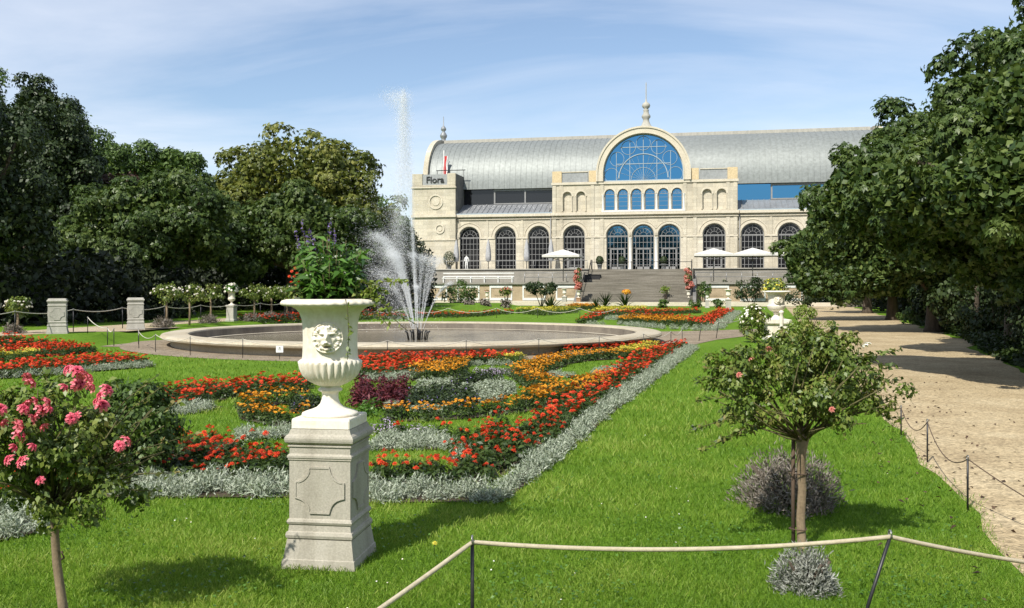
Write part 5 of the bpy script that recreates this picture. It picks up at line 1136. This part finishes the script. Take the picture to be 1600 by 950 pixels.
# right rose tree
x0,y0=1.88,6.03
o=empty('rose_tree',(x0,y0,0),0,'standard rose tree with bushy green crown on the right lawn before the gravel path','rose tree')
q=Q(); ells=[((0,0,1.1),(.5,.42,.28)),((.3,0,1.06),(.33,.34,.25)),((-.3,.0,1.02),(.33,.32,.27)),((.05,-.05,.9),(.38,.34,.2)),((-.1,.05,1.22),(.34,.34,.19)),((.45,0,1.05),(.22,.25,.17)),((.15,0,1.18),(.36,.36,.2)),((-.42,0,1.1),(.2,.25,.17))]
ells=[((c[0]*1.08,c[1],c[2]+.03),(r[0]*1.06,r[1],r[2])) for c,r in ells]; crown_quads(q,ells,10500,.036,120,.27); b=MB(); ends=[]
for i in range(46):
    d=sphere(1)[0]; ends.append((d[0]*.6,d[1]*.5,1.06+d[2]*.3))
twigs(b,(0,0,.7),ends)
for (tx,tz) in ((-.72,1.2),(-.82,1.12),(-.78,.98),(-.84,.8),(-.66,.72),(-.75,.66),(.72,1.2),(.76,1.1),(.64,1.32),(.2,1.47),(-.15,1.45),(.42,1.42),(-.42,1.4),(.0,1.46),(.68,.86),(-.6,1.3)):
    tx*=.9; leafy_twig(q,b,[(tx*.3,0,.85+(tz-.85)*.2),(tx*.65,random.uniform(-.15,.1),.9+(tz-.9)*.75+.05),(tx,random.uniform(-.2,.1),tz)],.042,58)
q.build('crown',M['rose_leaf'],o); b.build('twigs',M['twig'],o)
b=MB(); b.tube([(.01,0,-.04),(.005,0,.02),(-.004,.004,.2),(.006,0,.4),(-.002,0,.58),(.0,0,.66),(.01,0,.74),(.0,0,.8)],[.038,.03,.029,.027,.028,.036,.044,.026],12)
b.build('trunk',M['rose_bark'],o)
b=MB(); b.tube([(-.045,.02,-.04),(-.048,.02,.4),(-.045,.02,.78)],.013,7); b.build('stake',M['stake'],o)
for z in (.14,.5): b=MB(); b.tube([(-.02+.055*math.cos(t),.008+.05*math.sin(t),z+.004*math.sin(2*t)) for t in np.linspace(0,2*PI,15)],.004,5,False); b.build('tie_wire',M['stake'],o)
for px,py,me in ((1174,562,CO),(1155,586,CO),(1201,545,CO),(1354,540,WH),(1300,640,CO)):
    f=link('rose_bloom',me,parent=o); Y=y0-.42; f.location=((px-800)/F*Y-x0,-.42,EYE-(py-HOR)/F*Y); f.rotation_euler=(random.uniform(.4,1),random.uniform(-.5,.5),random.random()*6)
# left rose tree
x1,y1=-2.325,4.72
o=empty('rose_tree',(x1,y1,0),0,'standard rose tree with clusters of pink roses at the left edge','rose tree')
q=Q(); crown_quads(q,[((0,0,.97),(.36,.36,.29)),((-.25,0,.9),(.3,.3,.3)),((.1,0,.68),(.38,.32,.2)),((.22,.05,.86),(.24,.28,.24))],8800,.036,110,.27); b=MB()
twigs(b,(0,0,.55),[((lambda d:(d[0]*.5+.05,d[1]*.4,.92+d[2]*.3))(sphere(1)[0])) for i in range(36)])
for (tx,tz) in ((.66,1.13),(.6,1.22),(.5,1.26),(.7,.95),(.66,.78),(.2,1.3),(-.1,1.3),(.0,1.28),(.35,1.24),(.3,.55),(.15,.5),(-.3,1.25),(-.5,1.1),(.52,.66)):
    leafy_twig(q,b,[(tx*.3,0,.7+(tz-.7)*.3),(tx*.7,random.uniform(-.15,.1),.75+(tz-.75)*.75),(tx,random.uniform(-.2,.1),tz)],.042,26)
q.build('crown',M['rose_leaf'],o); b.build('twigs',M['twig'],o)
b=MB(); b.tube([(.06,0,-.04),(.035,0,.12),(.01,0,.3),(0,0,.45),(.0,0,.56),(.02,0,.62)],[.027,.023,.021,.02,.026,.02],10); b.build('trunk',M['rose_bark'],o)
b=MB(); b.tube([(.035,.0,.36),(.05,-.03,.37),(.06,-.03,.34),(.045,-.02,.33)],.006,5); b.build('tie_wire',M['stake'],o)
for i,(px,py) in enumerate([(108,578),(121,581),(42,589),(137,592),(124,599),(99,606),(159,619),(160,634),(53,627),(36,640),(63,642),(122,650),(112,654),(27,665),(8,661),(187,697),(196,690),(50,699),(15,719),(36,722),(63,751),(44,632),(70,630),(60,650),(-12,690),(0,640),(152,628),(130,588),(46,600),(75,640),(48,655),(30,682),(20,700),(118,602),(166,610),(70,668),(140,606)]):
    Y=y1-.34+random.uniform(-.06,.06); f=link('rose_bloom',PINK[i%3],parent=o); f.location=((px-800)/F*Y-x1,Y-y1,EYE-(py-HOR)/F*Y); f.rotation_euler=(random.uniform(.7,1.35),random.uniform(-.5,.5),random.random()*6)
shrub('rose_bush','dark green leafy rose bush just behind the pink rose tree',-3.36,8.25,.42,.46,6500,.05,'mid_leaf',None,'rose bush',0,.012,None,.03)
lavender(2.16,7.25,.40,.40,'dry grey-brown lavender bush behind the trunk of the right rose tree',0,'dry_bush',7000,.05,.009)
lavender(1.66,5.24,.185,.235,'small silvery lavender bush at the foot of the right rose tree',0,'silver_bush',3600,.034,.007)
# ================================================================== PLANTS IN THE FOREGROUND URN
def up(name,label): return empty(name,(px_,py_,1.56),0,label,'plant')
def upx(px,py,dy=0): Y=py_+dy; return ((px-800)/F*Y-px_, dy, EYE-(py-HOR)/F*Y-1.56)
o=up('salvia_plant','tall leafy salvia with violet flower spikes standing in the foreground urn'); q=Q(); b=MB()
for i in range(85):
    a=random.random()*6.3; r=.19*math.sqrt(random.random()); e=Vector((r*math.cos(a)*1.15,r*math.sin(a),random.uniform(.25,.5)-r*.5)); s0=Vector((r*.5*math.cos(a),r*.5*math.sin(a),0))
    b.tube([s0,s0.lerp(e,.5)+Vector((0,0,.03)),e],[.004,.003,.002],5)
    for k in range(17):
        t=random.uniform(.2,1); p=s0.lerp(e,t); t2=random.random()*6.3; d=np.array([math.cos(t2),math.sin(t2),random.uniform(-.4,.5)]); L=random.uniform(.06,.125); q.add(leaves([np.array(p)+d*L*.5],[[0,-.3,1]]+RNG.normal(size=(1,3))*.5,L,L*.26,d[None],.3),0)
for (sx,top) in ((471,344),(483,356),(515,346),(523,355),(478,368),(490,374),(462,362)):
    e=Vector(upx(sx,top,random.uniform(-.1,.15))); s0=Vector((e.x*.6,e.y*.6,.1)); b.tube([s0,s0.lerp(e,.6),e],[.004,.003,.0015],5)
    fl=Q()
    for k in range(24): p=s0.lerp(e,random.uniform(.7,1)); d=sphere(1); fl.add(leaves(np.array(p)+d*.011,d,.018,.009),0)
    fl.build('flower_spike',M['salvia'],o)
q.build('foliage',M['bright_leaf'],o); b.build('stems',M['twig'],o)
o=up('begonia_plant','small plant with orange red flowers at the left rim of the foreground urn'); q=Q(); d=sphere(90); d[:,2]=np.abs(d[:,2]); q.add(leaves(d*np.array([.08,.07,.15])*RNG.uniform(.4,1,(90,1))+np.array([-.19,-.06,.04]),d,.05,.035),0); q.build('foliage',M['rose_leaf'],o)
for px,py in ((456,424),(460,432),(455,441),(461,447),(452,432),(467,441),(461,419),(464,427)):
    f=link('bloom',bloomM[random.randrange(4)],parent=o); f.location=upx(px,py,-.1+random.uniform(-.04,.04)); f.rotation_euler=(random.uniform(.3,1.2),random.uniform(-.5,.5),0); f.scale=(.36,)*3
o=up('trailing_vine','lime green trailing plant with bare arching shoots spilling over the right urn rim'); q=Q(); b=MB()
for path,nl in (([(548,466),(575,452),(600,440),(640,441)],34),([(550,464),(580,460),(600,470),(612,490)],26),([(545,466),(565,458),(590,452),(606,456)],36),([(560,468),(590,478),(615,498),(637,517)],9),([(562,466),(592,470),(620,490),(652,508)],10),([(540,466),(552,478),(546,520),(543,562)],16),([(540,468),(560,460),(580,462),(588,472)],30),([(535,462),(545,448),(565,440),(585,446)],30),([(545,464),(560,470),(572,465),(580,455)],34),([(566,470),(588,486),(604,506),(611,512)],8)):
    pts=[upx(px,py,-.1-.06*i if path[-1][0]<560 else -.08) for i,(px,py) in enumerate(path)]
    if path[-1]==(543,562): pts=[upx(540,468,-.27),upx(543,480,-.3),upx(545,520,-.2),upx(543,562,-.2)]
    leafy_twig(q,b,pts,.036 if nl<20 else .042,int(nl*1.5),.0035)
q.build('foliage',M['lime_leaf'],o); b.build('stems',M['twig'],o)

# ================================================================== GRASS
n=430000; py=545+(1075-545)*RNG.random(n)**.9; px=RNG.uniform(-420,2020,n); Y=F*EYE/(py-HOR); X=(px-800)/F*Y
ok=(X<1.53+.277*Y+.07*np.sin(Y*1.9)+RNG.normal(size=n)*.05)&(np.hypot(X-FC[0],Y-FC[1])>9.05)&(Y>3.2)
for zp in ZP: ok&=~(inpoly(np.stack([X,Y],1),zp)&(RNG.random(n)<.9))
ok&=~((np.abs(X-px_)<.2)&(np.abs(Y-py_)<.2))
X,Y=X[ok],Y[ok]; n=len(X); a=RNG.random(n)*2*PI
patch=np.clip(.5+.3*np.sin(X*2.1+np.sin(Y*1.7)*1.3)*np.sin(Y*2.6+X*.7)+.25*np.sin(X*5.3+2*np.sin(Y*.9))*np.sin(Y*6.1-X*1.3)+.2*np.sin(X*.8-.5*Y),0,1)
h=(.02+.022*RNG.random(n))*(.75+.5*patch)*np.clip(Y/7,.9,1.5); w=np.clip(.00085*Y,.0042,.02)*(.7+.6*RNG.random(n)); lean=RNG.uniform(.2,1.3,n)*h
ca,sa=np.cos(a),np.sin(a); b2=RNG.random(n)*2*PI; lx,ly=np.cos(b2)*lean,np.sin(b2)*lean
Z=np.zeros(n); Bz=Z-.004
quad=np.stack([np.stack([X-ca*w/2,Y-sa*w/2,Bz],1),np.stack([X+ca*w/2,Y+sa*w/2,Bz],1),np.stack([X+ca*w*.12+lx,Y+sa*w*.12+ly,Z+h],1),np.stack([X-ca*w*.2+lx*.9,Y-sa*w*.2+ly*.9,Z+h*.97],1)],1)
q=Q(); q.add(quad,0,np.clip(.08+.62*patch+RNG.normal(size=n)*.2,0,1)); tag(q.build('grass',[M['grass']]),'short mown green grass blades of the lawn','grass',kind='stuff')
# clover and broad-leaved weeds, daisies, one dandelion, fallen leaves
q=Q(); n=9000; py=RNG.uniform(700,1050,n); px=RNG.uniform(-300,1700,n); Y=F*EYE/(py-HOR); X=(px-800)/F*Y; ok=(X<1.4+.277*Y)&(np.sin(X*3.1+1)*np.sin(Y*2.7)+RNG.normal(size=n)*.3>.35); X,Y=X[ok],Y[ok]; k=len(X); q.add(leaves(np.stack([X,Y,RNG.uniform(.025,.05,k)],1),RNG.normal(size=(k,3))*.35+np.array([0,0,1]),.024,.02),0)
tag(q.build('clover',[M['bright_leaf']]),'clover leaves scattered through the foreground lawn','clover',kind='stuff')
x,y=P(678,868); o=empty('dandelion',(x,y,0),0,'single yellow dandelion in the lawn right of the foreground pedestal','flower'); b=MB(); b.tube([(0,0,0),(.005,0,.075)],.0025,5); b.build('stem',M['bright_leaf'],o)
q=Q(); q.add(flower((.005,0,.077),(.1,-.4,1),.021,14,3),0); q.build('bloom',M['yellow'],o)
q=Q(); n=150; py=RNG.uniform(640,1040,n); px=RNG.uniform(-200,1600,n); Y=F*EYE/(py-HOR); X=(px-800)/F*Y; ok=(X<1.3+.277*Y)&(np.sin(X*1.9+2)*np.sin(Y*1.6)>.1); X,Y=X[ok],Y[ok]; k=len(X); q.add(leaves(np.stack([X,Y,RNG.uniform(.04,.055,k)],1),RNG.normal(size=(k,3))*.3+np.array([0,-.2,1]),.013,.012),0)
tag(q.build('daisies',[M['wrose']]),'tiny white daisies dotted through the foreground lawn','daisies',kind='stuff')
q=Q(); n=420; Y=RNG.uniform(4.6,22,n); X=1.5+.277*Y+RNG.normal(size=n)*.5-.15+np.abs(RNG.normal(size=n))*.6; q.add(leaves(np.stack([X,Y,np.where(X<1.5+.277*Y,.04,.014)],1),RNG.normal(size=(n,3))*.3+np.array([0,0,1]),.045*RNG.uniform(.6,1.4,n),.03),0)
tag(q.build('fallen_leaves',[M['copper_leaf']]),'brown fallen leaves along the edge of the gravel path','leaves',kind='stuff')
# ================================================================== LIGHT, SKY, CAMERA
w=bpy.data.worlds.new('World'); SC.world=w; w.use_nodes=True; nt=w.node_tree; N=nt.nodes; K=nt.links
bg=N['Background']; sky=N.new('ShaderNodeTexSky'); sky.sky_type='NISHITA'; sky.sun_disc=False
ELEV=math.asin(-SUNV.z); sky.sun_elevation=ELEV; sky.sun_rotation=math.atan2(-SUNV.x,-SUNV.y); sky.altitude=50; sky.air_density=1.0; sky.dust_density=.6; sky.ozone_density=2.0
tc=N.new('ShaderNodeTexCoord'); sp=N.new('ShaderNodeSeparateXYZ'); K.new(tc.outputs['Generated'],sp.inputs[0])
zz=N.new('ShaderNodeMath'); zz.operation='ADD'; zz.inputs[1].default_value=.12; K.new(sp.outputs['Z'],zz.inputs[0])
zm=N.new('ShaderNodeMath'); zm.operation='MAXIMUM'; zm.inputs[1].default_value=.05; K.new(zz.outputs[0],zm.inputs[0])
dx=N.new('ShaderNodeMath'); dx.operation='DIVIDE'; K.new(sp.outputs['X'],dx.inputs[0]); K.new(zm.outputs[0],dx.inputs[1])
dy=N.new('ShaderNodeMath'); dy.operation='DIVIDE'; K.new(sp.outputs['Y'],dy.inputs[0]); K.new(zm.outputs[0],dy.inputs[1])
cx=N.new('ShaderNodeCombineXYZ'); K.new(dx.outputs[0],cx.inputs['X']); K.new(dy.outputs[0],cx.inputs['Y'])
mp=N.new('ShaderNodeMapping'); mp.inputs['Scale'].default_value=(.55,.9,1); mp.inputs['Rotation'].default_value=(0,0,.25); mp.inputs['Location'].default_value=(3.1,1.2,0); K.new(cx.outputs[0],mp.inputs['Vector'])
n1=N.new('ShaderNodeTexNoise'); n1.inputs['Scale'].default_value=1.0; n1.inputs['Detail'].default_value=9; n1.inputs['Roughness'].default_value=.56; n1.inputs['Distortion'].default_value=.5; K.new(mp.outputs['Vector'],n1.inputs['Vector'])
r=ramp(nt,[(.34,(.05,.05,.05)),(.58,(.5,.5,.5)),(.76,(.9,.9,.9))]); K.new(n1.outputs['Fac'],r.inputs['Fac'])
ml=N.new('ShaderNodeMixRGB'); ml.inputs[2].default_value=(6.6,6.9,7.6,1); K.new(r.outputs['Color'],ml.inputs['Fac']); K.new(sky.outputs['Color'],ml.inputs[1])
K.new(ml.outputs['Color'],bg.inputs['Color']); bg.inputs['Strength'].default_value=.1
sl=bpy.data.lights.new('sun','SUN'); sl.energy=4.2; sl.angle=math.radians(.5); sl.color=(1,.95,.86)
so=bpy.data.objects.new('sun',sl); COL.objects.link(so); so.location=(-30,-50,60); so.rotation_euler=SUNV.to_track_quat('-Z','Y').to_euler()
cam=bpy.data.cameras.new('camera'); cam.sensor_width=36; cam.lens=36*F/1600; cam.shift_y=-24/1600; cam.clip_end=5000; cam.clip_start=.05
co=bpy.data.objects.new('camera',cam); COL.objects.link(co); co.location=(0,0,EYE); co.rotation_euler=(PI/2,0,0); SC.camera=co
SC.view_settings.view_transform='Standard'; SC.view_settings.look='None'; SC.view_settings.gamma=1; SC.view_settings.use_curve_mapping=False; SC.view_settings.exposure=.6
SC.cycles.max_bounces=8; SC.cycles.diffuse_bounces=3; SC.cycles.glossy_bounces=3; SC.cycles.transmission_bounces=4; SC.cycles.transparent_max_bounces=24; SC.cycles.caustics_reflective=False; SC.cycles.caustics_refractive=False
